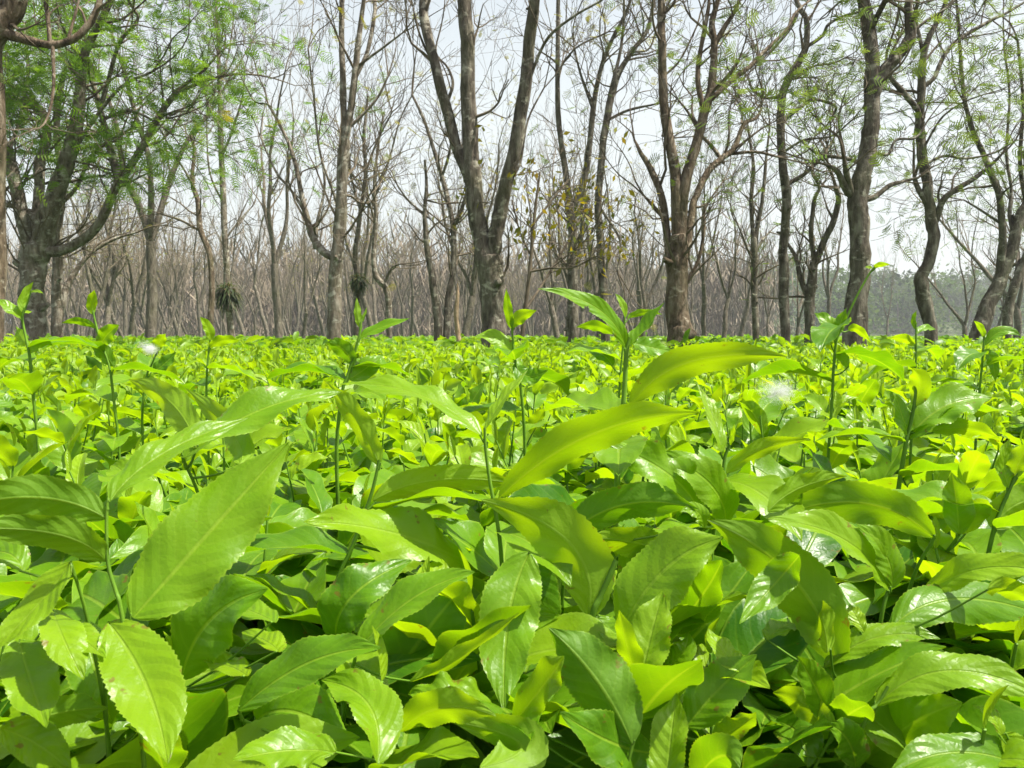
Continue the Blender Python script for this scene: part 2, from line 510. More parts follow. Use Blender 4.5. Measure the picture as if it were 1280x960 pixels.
NEAR = 'shade trees standing along the near tea rows'
TT = traced_tree
TT('shade_tree', 'reddish brown trunk at the left edge with a thick bough reaching in', 8.0, [
    [(-14, 440, 36), (-13, 300, 34), (-12, 150, 32), (-14, 60, 32), (2, 30, 28), (18, 0, 26)],
    [(8, 42, 15), (30, 49, 12), (60, 56, 10), (85, 52, 9), (105, 38, 9), (120, 15, 8), (128, -10, 7)],
    [(62, 55, 5), (60, 20, 5), (58, -8, 5)], [(85, 50, 4), (92, 25, 3.5), (100, -8, 3)],
    [(66, 56, 5), (67, 90, 4), (66, 120, 4), (58, 150, 3), (50, 160, 2)]],
   bark=M_BARKR, twig_len=.9, twigs=.8, leafy=1.4, sprout=.35, seed=1, jit=.2, leaf_size=.15, group=NEAR)
TT('shade_tree', 'stout spreading tree with feathery green crown and low curving bough', 13.0, [
    [(41, 440, 30), (41, 400, 28), (41, 350, 29), (42, 325, 34), (47, 308, 34)],
    [(50, 312, 27), (58, 280, 25), (68, 245, 22), (84, 200, 19), (97, 150, 15), (101, 100, 12), (108, 60, 10), (130, 20, 8)],
    [(40, 312, 20), (28, 270, 17), (18, 225, 15), (8, 190, 16), (-8, 160, 13)],
    [(46, 306, 14), (48, 250, 12), (50, 210, 13), (58, 165, 11), (52, 138, 9), (30, 130, 9), (5, 120, 7)],
    [(50, 314, 15), (76, 313, 13), (110, 295, 12), (130, 268, 11), (148, 228, 10), (165, 205, 9), (185, 170, 8), (200, 143, 8), (220, 115, 6)],
    [(150, 222, 9), (140, 195, 9), (132, 165, 8), (125, 135, 7), (115, 100, 6), (108, 78, 5)],
    [(127, 132, 6), (138, 90, 5), (150, 52, 5), (172, 25, 4), (163, 5, 3)],
    [(46, 276, 12), (30, 262, 8), (5, 255, 6)],
    [(128, 150, 4), (160, 138, 4), (190, 150, 3), (215, 168, 2)],
    [(80, 210, 6), (110, 160, 5), (150, 110, 4), (190, 90, 3)],
    [(20, 230, 6), (12, 190, 5), (25, 150, 4), (35, 90, 4), (30, 30, 3)]],
   bark=M_BARKP, twig_len=1.6, twigs=2.0, leafy=4.2, sprout=.72, leaf_size=.2, leaf_tone=(.25, .95), flat=True, leaf_mat=M_FOL, leaf_ymax=235, seed=2, jit=.5, group=NEAR)
TT('shade_tree', 'slender twin trunk half hidden behind the stout green crowned tree', 15.0, [
    [(72, 430, 14), (71, 380, 13), (72, 330, 12), (73, 280, 11), (78, 220, 10), (70, 160, 8), (80, 90, 6)],
    [(74, 400, 8), (80, 370, 8), (88, 350, 7), (110, 320, 5), (140, 300, 4), (172, 290, 2.5)],
    [(70, 260, 5), (95, 235, 5), (118, 190, 4), (165, 160, 3)]],
   bark=M_BARKP, twig_len=1.2, leafy=2.6, sprout=.5, leaf_size=.2, flat=True, leaf_mat=M_FOL, leaf_ymax=250, seed=3, group=NEAR)
TT('shade_tree', 'tall straight pole like tree with a fern clump round its trunk', 20.0, [
    [(290, 425, 9), (285, 380, 8), (283, 330, 8), (280, 270, 7.5), (277, 200, 7), (275, 130, 6), (273, 60, 4), (270, 0, 3)],
    [(277, 195, 4), (290, 165, 3), (303, 120, 2.4), (306, 85, 1.6)], [(276, 160, 3), (260, 130, 2.5), (250, 90, 1.6)],
    [(281, 300, 3), (300, 275, 2.6), (318, 255, 1.6)], [(274, 110, 3), (285, 70, 2.4), (292, 20, 1.6)], [(280, 255, 3), (262, 215, 2.4), (258, 150, 1.6)]],
   bark=M_BARKP, twig_len=1.5, twigs=1.3, leafy=1, sprout=.1, leaf_size=.14, seed=4, group=NEAR)
TT('shade_tree', 'thin ochre tree with a kinked stem leaning left beside the fern clump', 18.0, [
    [(263, 415, 7.5), (265, 360, 7), (262, 318, 7), (250, 285, 7), (247, 250, 6), (240, 228, 5), (243, 190, 4), (238, 168, 3)],
    [(247, 287, 3), (225, 275, 3), (200, 267, 2)], [(245, 240, 3), (232, 215, 2.5), (215, 190, 1.8)]],
   bark=M_BARKR, twig_len=1.2, leafy=1.4, sprout=.3, leaf_mat=M_OLIVE, leaf_size=.14, seed=5, group=NEAR)
TT('shade_tree', 'straight pale barked tree forking left low down, between fern clump and broad tree', 11.0, [
    [(418, 432, 18), (418, 370, 17), (421, 320, 16), (425, 280, 15), (428, 220, 14), (431, 175, 13)],
    [(432, 175, 10), (441, 120, 9), (446, 70, 8), (452, 20, 6), (456, -10, 5)],
    [(430, 175, 9), (429, 110, 8), (427, 60, 7), (427, 0, 6), (425, -20, 5)],
    [(416, 322, 11), (403, 313, 10), (391, 296, 9), (381, 262, 7), (368, 200, 5), (352, 160, 4), (335, 130, 3)],
    [(394, 303, 7), (397, 275, 4), (406, 230, 3), (398, 180, 2.5)], [(443, 100, 5), (459, 65, 5), (468, 20, 5), (470, -10, 4)],
    [(448, 82, 3.5), (478, 60, 3), (502, 42, 2)], [(381, 265, 4), (362, 235, 3.5), (345, 215, 3), (325, 170, 2)],
    [(436, 160, 4), (470, 125, 3.5), (485, 95, 2.5)], [(420, 250, 3), (400, 190, 3), (392, 120, 2.5), (385, 60, 2)]],
   bark=M_BARKP, twig_len=1.3, twigs=1.0, leafy=1, sprout=.1, leaf_mat=M_OLIVE, seed=6, group=NEAR)
TT('shade_tree', 'grey slim tree carrying a dark epiphyte bowl, right of the pale straight tree', 17.0, [
    [(446, 425, 9), (447, 380, 9), (447, 350, 8), (444, 320, 6), (450, 270, 5.5), (457, 220, 5), (455, 170, 4), (460, 120, 3)],
    [(451, 265, 3.5), (440, 225, 3), (436, 190, 2)], [(457, 215, 3), (470, 180, 2.5), (490, 140, 2)]],
   twig_len=1.3, twigs=1.2, seed=7, group=NEAR)
TT('shade_tree', 'small tree with an elbow shaped pale trunk right of the dark epiphyte bowl', 18.0, [
    [(487, 425, 7), (486, 380, 7.5), (482, 360, 7.5), (470, 345, 7), (467, 320, 6), (470, 270, 5), (468, 230, 4.5), (473, 180, 3.5), (480, 140, 2.5)],
    [(468, 275, 3), (460, 250, 2.5), (444, 225, 2)], [(482, 350, 4), (490, 335, 3), (500, 330, 2)], [(470, 240, 3), (485, 205, 2.5), (500, 150, 2), (520, 110, 1.5)]],
   bark=M_BARKP, twig_len=1.5, twigs=1.5, leafy=1, sprout=.15, leaf_mat=M_OLIVE, seed=8, group=NEAR)
TT('shade_tree', 'crooked tree leaning left with trunks crossing behind the pale stub', 16.0, [
    [(548, 428, 10.5), (546, 390, 10), (540, 345, 9.5), (534, 312, 7), (531, 270, 5), (533, 230, 4), (531, 200, 3)],
    [(558, 420, 9), (560, 375, 8.5), (566, 340, 8), (567, 290, 7.5), (560, 250, 6.5), (552, 220, 5.5), (540, 180, 4.5), (530, 150, 4), (515, 118, 3)],
    [(566, 285, 5.5), (577, 262, 5), (585, 232, 3)], [(552, 222, 4), (562, 190, 3.5), (566, 150, 2)],
    [(533, 270, 3), (510, 250, 2.5), (497, 232, 2)], [(532, 250, 2.5), (552, 255, 2)]],
   twig_len=1.4, twigs=1.0, leafy=1, sprout=.12, leaf_mat=M_OLIVE, seed=9, group=NEAR)
TT('shade_tree', 'largest dark trunk at the middle splitting into three heavy upright limbs', 9.5, [
    [(617, 440, 32), (617, 400, 31), (615, 360, 31), (611, 322, 34)],
    [(606, 325, 25), (598, 280, 22), (591, 225, 22), (587, 160, 20), (585, 110, 19), (584, 50, 18), (580, 0, 17), (578, -40, 15)],
    [(586, 225, 14), (570, 182, 14), (556, 128, 14), (541, 70, 13), (530, 20, 12), (526, -20, 11)],
    [(615, 315, 22), (622, 282, 19), (632, 232, 18), (645, 180, 17), (656, 110, 16), (662, 50, 15), (668, 0, 14), (672, -40, 12)],
    [(652, 130, 5), (680, 55, 4), (715, 22, 3), (760, -5, 2.5)], [(559, 128, 5), (566, 105, 4), (560, 85, 3), (545, 65, 2.5), (552, 30, 2)],
    [(636, 225, 4), (650, 205, 3), (660, 150, 2.5), (680, 110, 2)]],
   bark=M_BARK, twig_len=1.1, twigs=.55, seed=10, jit=.3, group=NEAR)
TT('shade_tree', 'twiggy tree with two upright stems just right of the largest dark trunk', 15.0, [
    [(716, 425, 14), (716, 370, 13), (716, 300, 12), (713, 255, 11)],
    [(712, 255, 9), (705, 200, 8), (698, 150, 7), (697, 80, 6), (698, 0, 5), (699, -20, 4)],
    [(716, 262, 9), (733, 212, 8), (741, 140, 7), (750, 90, 6), (765, 50, 5), (785, 10, 4), (790, -15, 3)],
    [(742, 140, 4), (725, 90, 3), (718, 60, 2.5)], [(697, 90, 3), (720, 60, 2.5), (760, 40, 2)]],
   twig_len=1.4, twigs=1.3, leafy=1, sprout=.2, leaf_mat=M_OLIVE, seed=11, group=NEAR)
TT('shade_tree', 'dark stemmed tree with rusty leaf tufts between twin stem tree and burl trunk', 14.0, [
    [(757, 412, 11), (753, 350, 10), (750, 300, 9.5), (748, 250, 9), (753, 190, 9), (758, 152, 8.5), (772, 95, 7.5), (790, 65, 6), (810, 35, 5), (818, -10, 4)],
    [(753, 170, 6), (762, 120, 5), (776, 60, 4), (780, 0, 3)], [(760, 150, 4), (785, 138, 3.5), (820, 130, 2.5)], [(750, 260, 4), (775, 300, 3), (772, 340, 2.5)],
    [(790, 65, 3), (812, 60, 2.5), (824, 25, 2)]],
   twig_len=1.2, twigs=1.2, leafy=1, sprout=.2, leaf_mat=M_OLIVE, seed=12, group=NEAR)
TT('shade_tree', 'mottled many limbed trunk with a knotted burl swelling at its foot', 10.0, [
    [(850, 442, 30), (848, 405, 31), (846, 365, 27), (848, 325, 25), (849, 295, 22)],
    [(838, 335, 11), (833, 285, 9.5), (826, 242, 9), (813, 211, 8), (801, 191, 5.5), (793, 175, 3)],
    [(829, 272, 5.5), (816, 257, 5), (806, 246, 3)],
    [(847, 300, 16), (846, 240, 15), (842, 200, 13.5), (832, 150, 12.5), (828, 90, 11), (827, 30, 10), (825, -20, 9)],
    [(852, 290, 14), (856, 230, 13), (868, 190, 12.5), (880, 142, 12), (889, 110, 10), (893, 60, 8.5), (890, 30, 8), (897, 0, 6)],
    [(892, 60, 7), (905, 35, 6), (918, 15, 5), (930, -10, 4)], [(878, 132, 7), (872, 100, 6.5), (876, 60, 5.5), (884, 20, 5), (886, -10, 4)],
    [(889, 124, 7), (915, 100, 6.5), (935, 85, 6), (955, 65, 5), (985, 35, 4), (995, 15, 3)],
    [(856, 325, 10), (862, 290, 9.5), (865, 262, 9), (870, 245, 8.5), (885, 215, 8), (902, 198, 8), (918, 185, 7), (930, 155, 5), (945, 148, 4), (952, 135, 3)],
    [(902, 200, 5), (890, 183, 5), (876, 168, 4), (860, 140, 3), (848, 125, 2)], [(918, 192, 4.5), (945, 190, 3.5), (968, 195, 3)],
    [(861, 348, 5), (873, 325, 4.5), (880, 290, 4), (882, 260, 3), (905, 225, 2)], [(830, 95, 3), (850, 75, 2.6), (870, 35, 2.2), (880, 5, 2)]],
   bark=M_BARKR, twig_len=1.1, twigs=.9, leafy=1.2, sprout=.22, leaf_size=.16, seed=13, group=NEAR)
# the burl at the foot of that tree
root = [o for o in bpy.data.objects if o.get('label', '').startswith('mottled many')][0]
mbb = MB()
c = at(853, 417, 9.93)
uu, vv = np.meshgrid(np.linspace(0, 2 * math.pi, 22, endpoint=False), np.linspace(.05, math.pi - .05, 14))
rr = .118 * (1 + .18 * np.sin(3 * uu + 2 * vv) * np.sin(vv) + .10 * np.sin(7 * uu) * np.sin(vv) + .08 * np.sin(5 * vv + uu))
V = np.stack([c[0] + 1.25 * rr * np.sin(vv) * np.cos(uu), c[1] + rr * np.sin(vv) * np.sin(uu), c[2] + .95 * rr * np.cos(vv)], -1).reshape(-1, 3) - np.array(root.location)
mbb.add(V, [[j * 22 + i, j * 22 + (i + 1) % 22, (j + 1) * 22 + (i + 1) % 22, (j + 1) * 22 + i] for j in range(13) for i in range(22)])
mbb.build('burl', M_BARKR, root)
TT('shade_tree', 'narrow clustered stem tree just left of the sinuous trunk', 16.0, [
    [(945, 432, 8), (943, 380, 8), (943, 330, 8.5), (942, 290, 7)],
    [(941, 292, 5), (939, 250, 5), (942, 210, 4.5), (936, 165, 3)], [(945, 292, 5.5), (953, 250, 4.5), (957, 205, 3.5), (962, 160, 2.5)],
    [(943, 320, 4), (953, 300, 3), (962, 290, 2)], [(942, 330, 3), (930, 300, 2.5), (922, 280, 2)]],
   twig_len=1.2, twigs=1.3, leafy=1, sprout=.12, leaf_size=.18, seed=14, group=NEAR)
TT('shade_tree', 'sinuous trunk snaking upward with a curled dead side branch', 11.5, [
    [(982, 432, 11), (980, 380, 12), (980, 340, 13), (979, 310, 11), (982, 280, 11), (983, 240, 11.5), (978, 200, 10), (976, 155, 10), (977, 125, 10), (985, 100, 9.5), (1000, 75, 8.5), (1008, 55, 7.5), (1008, 25, 6.5), (1000, 10, 6), (994, -10, 5)],
    [(1009, 58, 5), (1028, 45, 4), (1036, 30, 4), (1060, 18, 3), (1085, 12, 2)], [(998, 14, 4), (985, 40, 4), (962, 65, 3), (940, 88, 2)],
    [(979, 150, 6), (998, 136, 5), (1015, 125, 4), (1035, 128, 4), (1045, 135, 3.5), (1038, 150, 2.5)], [(985, 230, 6), (1005, 218, 5), (1022, 202, 5), (1032, 192, 4)],
    [(976, 120, 4), (955, 122, 3.5), (940, 110, 3), (935, 95, 2)], [(980, 190, 3.5), (1005, 175, 3), (1040, 170, 2.5), (1065, 150, 2)]],
   twig_len=1.0, twigs=.9, leafy=2.6, sprout=.38, leaf_size=.15, leaf_tone=(.4, 1), flat=True, seed=15, group=NEAR)
TT('shade_tree', 'Y shaped forked tree standing between sinuous trunk and thick straight trunk', 13.0, [
    [(1012, 428, 12), (1012, 385, 12.5), (1014, 357, 12), (1018, 328, 10)],
    [(1018, 330, 9), (1030, 302, 8.5), (1042, 276, 7.5), (1048, 250, 7), (1045, 235, 6)], [(1018, 325, 6.5), (1014, 290, 6), (1018, 250, 5), (1024, 235, 4), (1016, 218, 3)],
    [(1009, 370, 7.5), (1000, 345, 6.5), (994, 320, 5), (984, 304, 4)], [(1024, 236, 2.5), (1032, 225, 2)], [(996, 322, 3), (1002, 300, 2), (1006, 280, 1.5)]],
   twig_len=.9, twigs=.8, leafy=1, sprout=.2, leaf_size=.16, seed=16, group=NEAR)
TT('shade_tree', 'thick straight right hand trunk with heavy elbow limb and stubby low branches', 8.5, [
    [(1066, 452, 31), (1069, 400, 28), (1074, 350, 24), (1075, 300, 23.5), (1072, 262, 24.5), (1073, 240, 26), (1080, 212, 21), (1086, 180, 20.5), (1090, 140, 19), (1090, 80, 17), (1085, 30, 16), (1080, 0, 15), (1078, -30, 14)],
    [(1092, 118, 17), (1105, 90, 15.5), (1122, 70, 14), (1136, 50, 14), (1138, 30, 12.5), (1135, 10, 10), (1138, -20, 8)],
    [(1087, 38, 11), (1093, 28, 8)],
    [(1070, 248, 11), (1060, 240, 10), (1052, 225, 8.5), (1045, 212, 6), (1030, 205, 4)], [(1064, 240, 9), (1059, 222, 8), (1056, 205, 6)],
    [(1074, 252, 8), (1093, 246, 7), (1112, 232, 6.5), (1125, 228, 4.5), (1148, 222, 3)],
    [(1078, 205, 5.5), (1058, 198, 5), (1035, 195, 4.5), (1018, 190, 3), (1000, 175, 2)], [(1136, 45, 4), (1155, 28, 3.5), (1180, 12, 3), (1200, -5, 2.5)],
    [(1098, 118, 3), (1085, 85, 0.8)], [(1092, 190, 4), (1110, 193, 4), (1120, 175, 3.5), (1145, 172, 3), (1160, 150, 2)]],
   bark=M_BARK, twig_len=.8, twigs=.55, leafy=2.6, sprout=.34, leaf_size=.17, leaf_tone=(.4, 1), leaf_ymax=225, seed=17, flat=True, jit=.15, group=NEAR)
TT('shade_tree', 'bent trunk with a kink at knee height, right of the thick straight trunk', 10.5, [
    [(1164, 437, 16), (1160, 395, 15.5), (1152, 362, 17), (1152, 345, 15.5), (1162, 325, 14), (1167, 295, 14), (1163, 270, 13.5), (1160, 240, 12), (1158, 220, 12), (1152, 190, 12), (1150, 150, 10), (1152, 110, 10), (1153, 80, 8.5), (1160, 50, 7), (1175, 20, 5.5), (1185, -10, 4)],
    [(1168, 278, 9), (1178, 252, 8), (1190, 240, 7), (1215, 225, 6), (1240, 205, 4.5), (1252, 193, 3)],
    [(1155, 108, 6), (1168, 97, 5.5), (1175, 80, 5), (1187, 60, 5), (1205, 45, 5), (1240, 25, 4), (1262, 14, 3)],
    [(1150, 142, 7), (1135, 122, 6.5), (1118, 103, 6), (1108, 90, 5)], [(1157, 252, 7), (1146, 232, 6), (1143, 222, 5)],
    [(1155, 72, 5), (1150, 50, 4.5), (1145, 20, 4), (1150, -10, 3)], [(1158, 205, 4), (1180, 195, 3.5), (1210, 198, 3), (1245, 190, 2.5), (1270, 175, 2)],
    [(1155, 185, 3), (1175, 150, 2.6), (1200, 130, 2.2), (1230, 118, 1.6)]],
   twig_len=.95, twigs=.9, leafy=2.6, sprout=.36, leaf_size=.14, leaf_tone=(.4, 1), leaf_ymax=225, seed=18, flat=True, group=NEAR)
TT('shade_tree', 'dark trunk leaning strongly right near the right edge', 12.0, [
    [(1221, 432, 22), (1232, 392, 20), (1245, 362, 17.5), (1258, 330, 15.5), (1268, 300, 14), (1275, 270, 12), (1285, 250, 10), (1300, 200, 8)],
    [(1247, 360, 11), (1252, 320, 10), (1253, 290, 9), (1250, 250, 8), (1240, 220, 7.5), (1228, 190, 6.5), (1215, 160, 6), (1205, 120, 5), (1200, 60, 4), (1195, 0, 3)],
    [(1270, 300, 5), (1262, 270, 4.5), (1264, 235, 4), (1258, 190, 3.5), (1262, 120, 3), (1255, 60, 2.5)], [(1252, 280, 4), (1225, 262, 3), (1205, 250, 2)],
    [(1283, 255, 6), (1275, 200, 5), (1279, 130, 4), (1272, 50, 3)]],
   twig_len=1.1, twigs=1.0, leafy=2.6, sprout=.34, leaf_size=.16, leaf_tone=(.4, 1), seed=19, flat=True, group=NEAR)
TT('shade_tree', 'slim trunk rising just behind the strongly leaning one at the right edge', 13.5, [
    [(1258, 428, 12), (1260, 392, 12), (1268, 357, 11), (1280, 328, 9), (1292, 290, 8)], [(1268, 360, 6), (1272, 330, 5), (1270, 312, 4)]],
   twig_len=1.0, seed=20, leafy=1, sprout=.2, group=NEAR)

# pale broken stub
root = empty('dead_stub', at(573, 425, 14), 'pale broken dead stub between crooked tree and largest dark trunk', 'dead trunk')
root.location.z = 0
mbt = MB()
P, r = smooth_path([np.array(at(x, y, 14)) - np.array(root.location) for x, y in ((574, 440), (573, 420), (570, 395), (572, 372), (572, 354))], [.055, .048, .042, .034, .008], 4)
P = np.vstack([[P[0][0], P[0][1], 0], P]); r = np.append(.06, r)
tube(mbt, P, r, 8, lump=.12)
mbt.build('trunk', bark_material('bark_dead', (.18, .12, .07), (.33, .24, .15), (.45, .36, .25), .4), root)

# sapling with yellow and rusty hanging leaves
rng = np.random.default_rng(61); rnd.seed(61)
SD = 9.5
b = at(650, 445, SD); b[2] = 0
root = empty('sapling', b, 'twiggy sapling with yellow and rusty leaves right of the largest dark trunk', 'sapling')
crown, trunk, ends = MB(), MB(), []
for li, lim in enumerate([[(650, 445, 6), (656, 390, 5.5), (662, 340, 5), (668, 270, 4), (675, 215, 2.5)], [(658, 385, 4), (675, 360, 3.5), (700, 320, 3), (722, 280, 2.5), (735, 250, 2)],
            [(662, 340, 3), (690, 335, 2.6), (715, 335, 2.2), (745, 320, 1.5)], [(664, 320, 3), (650, 290, 2.5), (640, 250, 2)], [(667, 280, 3), (690, 250, 2.5), (710, 225, 2)], [(690, 335, 2), (740, 290, 1.6), (760, 230, 1.2)]]):
    P, r = smooth_path([at(x, y, SD + .25 * math.sin(li * 2.1) * k) - b for k, (x, y, w) in enumerate(lim)], [w * .5 * SD / FPX for x, y, w in lim], 4)
    if li == 0:
        P = np.vstack([[0, 0, 0], P]); r = np.append(r[0], r)
    tube(trunk, P, r, 6)
    for q in range(9):
        i = rnd.randint(len(P) // 4, len(P) - 2)
        grow(crown, P[i], unit(P[i + 1] - P[i]) + rng.normal(0, .7, 3), rnd.uniform(.35, .8), .007, 1, ends, tropism=.05, kids=3)
for p, d in ends:
    for q in range(3):
        if rnd.random() < .38:
            leaflet(crown, p + rng.normal(0, .06, 3), rnd.uniform(.07, .13), rnd.choice([.05, .15, .2, .3, .3, .35, .45, .6]), hang=1.2)
trunk.build('trunk', M_TWIG, root)
crown.build('crown', [M_TWIG, M_RUST], root, smooth=False)

# epiphytes on the trunks
def epiphyte(px, py, D, rad, label, seed):
    r_ = np.random.default_rng(seed)
    c = at(px, py, D)
    root = empty('epiphyte_fern', c, label, 'epiphyte', 'epiphyte ferns growing on tree trunks')
    mbf = MB()
    for k in range(430):
        a = r_.uniform(0, 2 * math.pi); el = r_.uniform(-.9, 1.1)
        d = np.array([math.cos(a) * math.cos(el), math.sin(a) * math.cos(el), math.sin(el)])
        s = unit(np.cross(d, [0, 0, 1]))
        st = d * rad * .32 + r_.normal(0, rad * .16, 3)
        l = rad * r_.uniform(.35, .8); w = rad * .045
        pts = [st + d * l * t - np.array([0, 0, 1]) * l * .75 * t * t for t in (0, .35, .7, 1)]
        V = []
        for t, p in zip((.5, 1, .8, .1), pts):
            V += [p - s * w * t, p + s * w * t]
        mbf.add(V, [[0, 1, 3, 2], [2, 3, 5, 4], [4, 5, 7, 6]], r_.uniform(0, 1))
    mbf.build('frond', M_FERN, root)
    mbh = MB()
    tube(mbh, [np.array([0, 0, z]) * rad for z in (-.7, -.5, -.1, .15)], np.array([.1, .25, .35, .2]) * rad, 9, lump=.1)
    mbh.build('root_ball', M_WOOD, root)
epiphyte(284, 366, 19.85, .40, 'dark drooping fern clump wrapped round the straight pole like tree', 5)
epiphyte(448, 350, 16.85, .24, 'dark bowl shaped epiphyte on the slim grey tree by the pale trunk', 6)

# ------------------------------------------------------------------ trees further back: a few kinds, then copies
def back_proto(seed, h, kind):
    global rng
    rng = np.random.default_rng(seed); rnd.seed(seed)
    root = empty('back_tree', (0, 0, -50))
    tr, cr, ends = MB(), MB(), []
    forks = rnd.choice([2, 3, 3, 4])
    fh = h * rnd.uniform(.22, .4)
    r0 = h * rnd.uniform(.010, .014)
    P = [np.array([0, 0, -.1])]
    d = np.array([rnd.uniform(-.07, .07), rnd.uniform(-.07, .07), 1])
    for k in range(5):
        d = unit(d + rng.normal(0, .10, 3) + np.array([0, 0, .08]))
        P.append(P[-1] + d * fh / 5)
    Ps, rs = smooth_path(P, np.linspace(r0 * 1.15, r0 * .85, 6), 3)
    tube(tr, Ps, rs, 8, lump=.06)
    for f in range(forks):
        a = f / forks * 2 * math.pi + rnd.uniform(-.5, .5)
        dd = unit(np.array([math.cos(a) * .3, math.sin(a) * .3, 1]))
        Q, lr = [P[-1]], r0 * rnd.uniform(.5, .72)
        L = (h - fh) * rnd.uniform(.6, .9)
        for k in range(7):
            dd = unit(dd + rng.normal(0, .14, 3) + np.array([0, 0, .15]))
            Q.append(Q[-1] + dd * L / 7)
        Qs, qs = smooth_path(Q, np.linspace(lr, lr * .25, 8), 2)
        tube(tr, Qs, qs, 6, lump=.06)
        for b in range(8):
            i = rnd.randint(3, len(Qs) - 2)
            dir_ = unit(Qs[i + 1] - Qs[i])
            side = unit(np.cross(dir_, rng.normal(0, 1, 3)))
            grow(cr, Qs[i], dir_ * .9 + side * .55, h * rnd.uniform(.10, .2), qs[i] * .45, 2, ends, kids=3, minr=.005, tropism=.17, wander=.14)
        grow(cr, Qs[-1], dd, h * .16, qs[-1], 2, ends, kids=3, minr=.005)
    if kind:
        for p, d in ends:
            if rnd.random() < (.5 if kind == 'olive' else .35):
                feather(cr, p + rng.normal(0, .2, 3), d, rnd.uniform(.10, .2), rnd.uniform(.2, 1), pairs=5, wid=.11)
    tr.build('trunk', M_BARKB, root)
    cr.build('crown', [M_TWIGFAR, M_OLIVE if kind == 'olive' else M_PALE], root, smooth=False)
    return root
protos = {'bare': [back_proto(s, h, None) for s, h in ((31, 9), (32, 11), (33, 8), (34, 12))],
          'olive': [back_proto(s, h, 'olive') for s, h in ((41, 11), (42, 13), (43, 10))],
          'green': [back_proto(s, h, 'green') for s, h in ((51, 8), (52, 10))]}
BACK_LABEL = {'bare': 'bare grey brown tree in the woods beyond the tea field',
              'olive': 'tall tree with thin olive flush in the woods beyond the field',
              'green': 'thin tree with sparse fresh green leaves beyond the tea field'}
spots = []
r_ = np.random.default_rng(77)
def try_spot(px, d, kind, sc):
    spots.append((px, d, kind, sc))
for k in range(28):                      # middle distance, mostly left and middle of the picture
    px = r_.uniform(90, 900)
    d = r_.uniform(20, 44)
    try_spot(px, d, r_.choice(['bare', 'bare', 'olive']) if px < 820 else 'green', r_.uniform(.62, .95))
for px, d, kind, sc in ((905, 24, 'green', .75), (925, 30, 'bare', .8), (960, 34, 'green', .7), (1000, 30, 'green', .55), (1205, 26, 'green', .62), (1110, 70, 'bare', .9),
                        (1245, 34, 'green', .7), (1035, 40, 'bare', .7), (870, 40, 'bare', .8), (1268, 24, 'green', .9)):
    try_spot(px, d, kind, sc)
for k in range(120):                     # the brown wood that closes the view on the left
    d = r_.uniform(46, 95)
    px = r_.uniform(-60, 700 + 200 * r_.random() ** 2)
    try_spot(px, d, r_.choice(['bare', 'bare', 'olive']), r_.uniform(.55, 1.05))
used = set()
for px, d, kind, sc in spots:
    pr = protos[kind][r_.integers(len(protos[kind]))]
    o = pr if pr.name not in used else copy_tree(pr)
    used.add(pr.name)
    p = at(px, 420, d)
    o.location = (p[0], p[1], 0)
    o.rotation_euler = (0, 0, r_.uniform(0, 6.28))
    o.scale = (sc, sc, sc * r_.uniform(.9, 1.12))
    tag(o, BACK_LABEL[kind], 'tree', {'bare': 'bare trees beyond the tea field', 'olive': 'olive flushed trees beyond the tea field', 'green': 'sparsely leafed trees beyond the tea field'}[kind])

# the far wood behind them reads as one mass
def forest(name, n, xr, yr, h, leaf, mats, seed, cards, zf=None, gap=None):
    r2 = np.random.default_rng(seed)
    m = MB()
    for k in range(n):
        x, y = r2.uniform(*xr), r2.uniform(*yr)
        x *= y / yr[0] if zf is None else 1
        z = 0 if zf is None else float(zf(x, y))
        hh = h * r2.uniform(.7, 1.25)
        lean = r2.normal(0, .05, 2)
        tube(m, [[x + lean[0] * t * hh, y + lean[1] * t * hh, z + t * hh * .8] for t in (0, .3, .6, 1)], np.array([.16, .13, .1, .03]) * hh / 10, 4, cap=False)
        nc = cards
        if leaf:                          # broad leafy crowns: clumps of leaf faces
            cl = r2.normal(0, 1, (9, 3)) * np.array([.22, .22, .2]) * hh + np.array([x, y, z + hh * .68])
            cen = cl[r2.integers(0, 9, nc)] + r2.normal(0, 1, (nc, 3)) * hh * .085
            s = hh * r2.uniform(.02, .055, nc)
            a = r2.normal(0, 1, (nc, 3)); a /= np.linalg.norm(a, axis=1)[:, None]
            b2 = np.cross(a, r2.normal(0, 1, (nc, 3))); b2 /= np.linalg.norm(b2, axis=1)[:, None]
            low = r2.random(nc) < .3
            cen[low] = np.stack([x + r2.normal(0, hh * .5, low.sum()), y + r2.normal(0, hh * .4, low.sum()), z + r2.uniform(0, 3.5, low.sum())], -1)
            tone = np.clip(r2.uniform(.1, .9) + r2.normal(0, .15, nc), 0, 1)
        else:                             # bare: upright slivers of twig
            cen = np.array([x, y, z + hh * .62]) + r2.normal(0, 1, (nc, 3)) * np.array([.17, .17, .2]) * hh
            low = r2.random(nc) < .3
            cen[low, 2] = z + r2.uniform(.2, 2.6, low.sum())
            s = hh * r2.uniform(.05, .12, nc)
            a = r2.normal(0, .45, (nc, 3)) + np.array([0, 0, 1]); a /= np.linalg.norm(a, axis=1)[:, None]
            b2 = np.cross(a, r2.normal(0, 1, (nc, 3))); b2 /= np.linalg.norm(b2, axis=1)[:, None]
            tone = np.full(nc, .5)
        wa = s[:, None] * a
        wb = (s * (.8 if leaf else .07))[:, None] * b2
        V = np.stack([cen - wa, cen + wb, cen + wa, cen - wb], 1)
        m.add(V.reshape(-1, 3), np.arange(nc * 4).reshape(-1, 4), tone, mat=1)
    return tag(m.build(name, mats, smooth=False), kind='stuff')
forest('bare_woods', 330, (-75, 28), (88, 150), 11.5, False, [M_BARK, M_TWIGFAR], 3, 330)
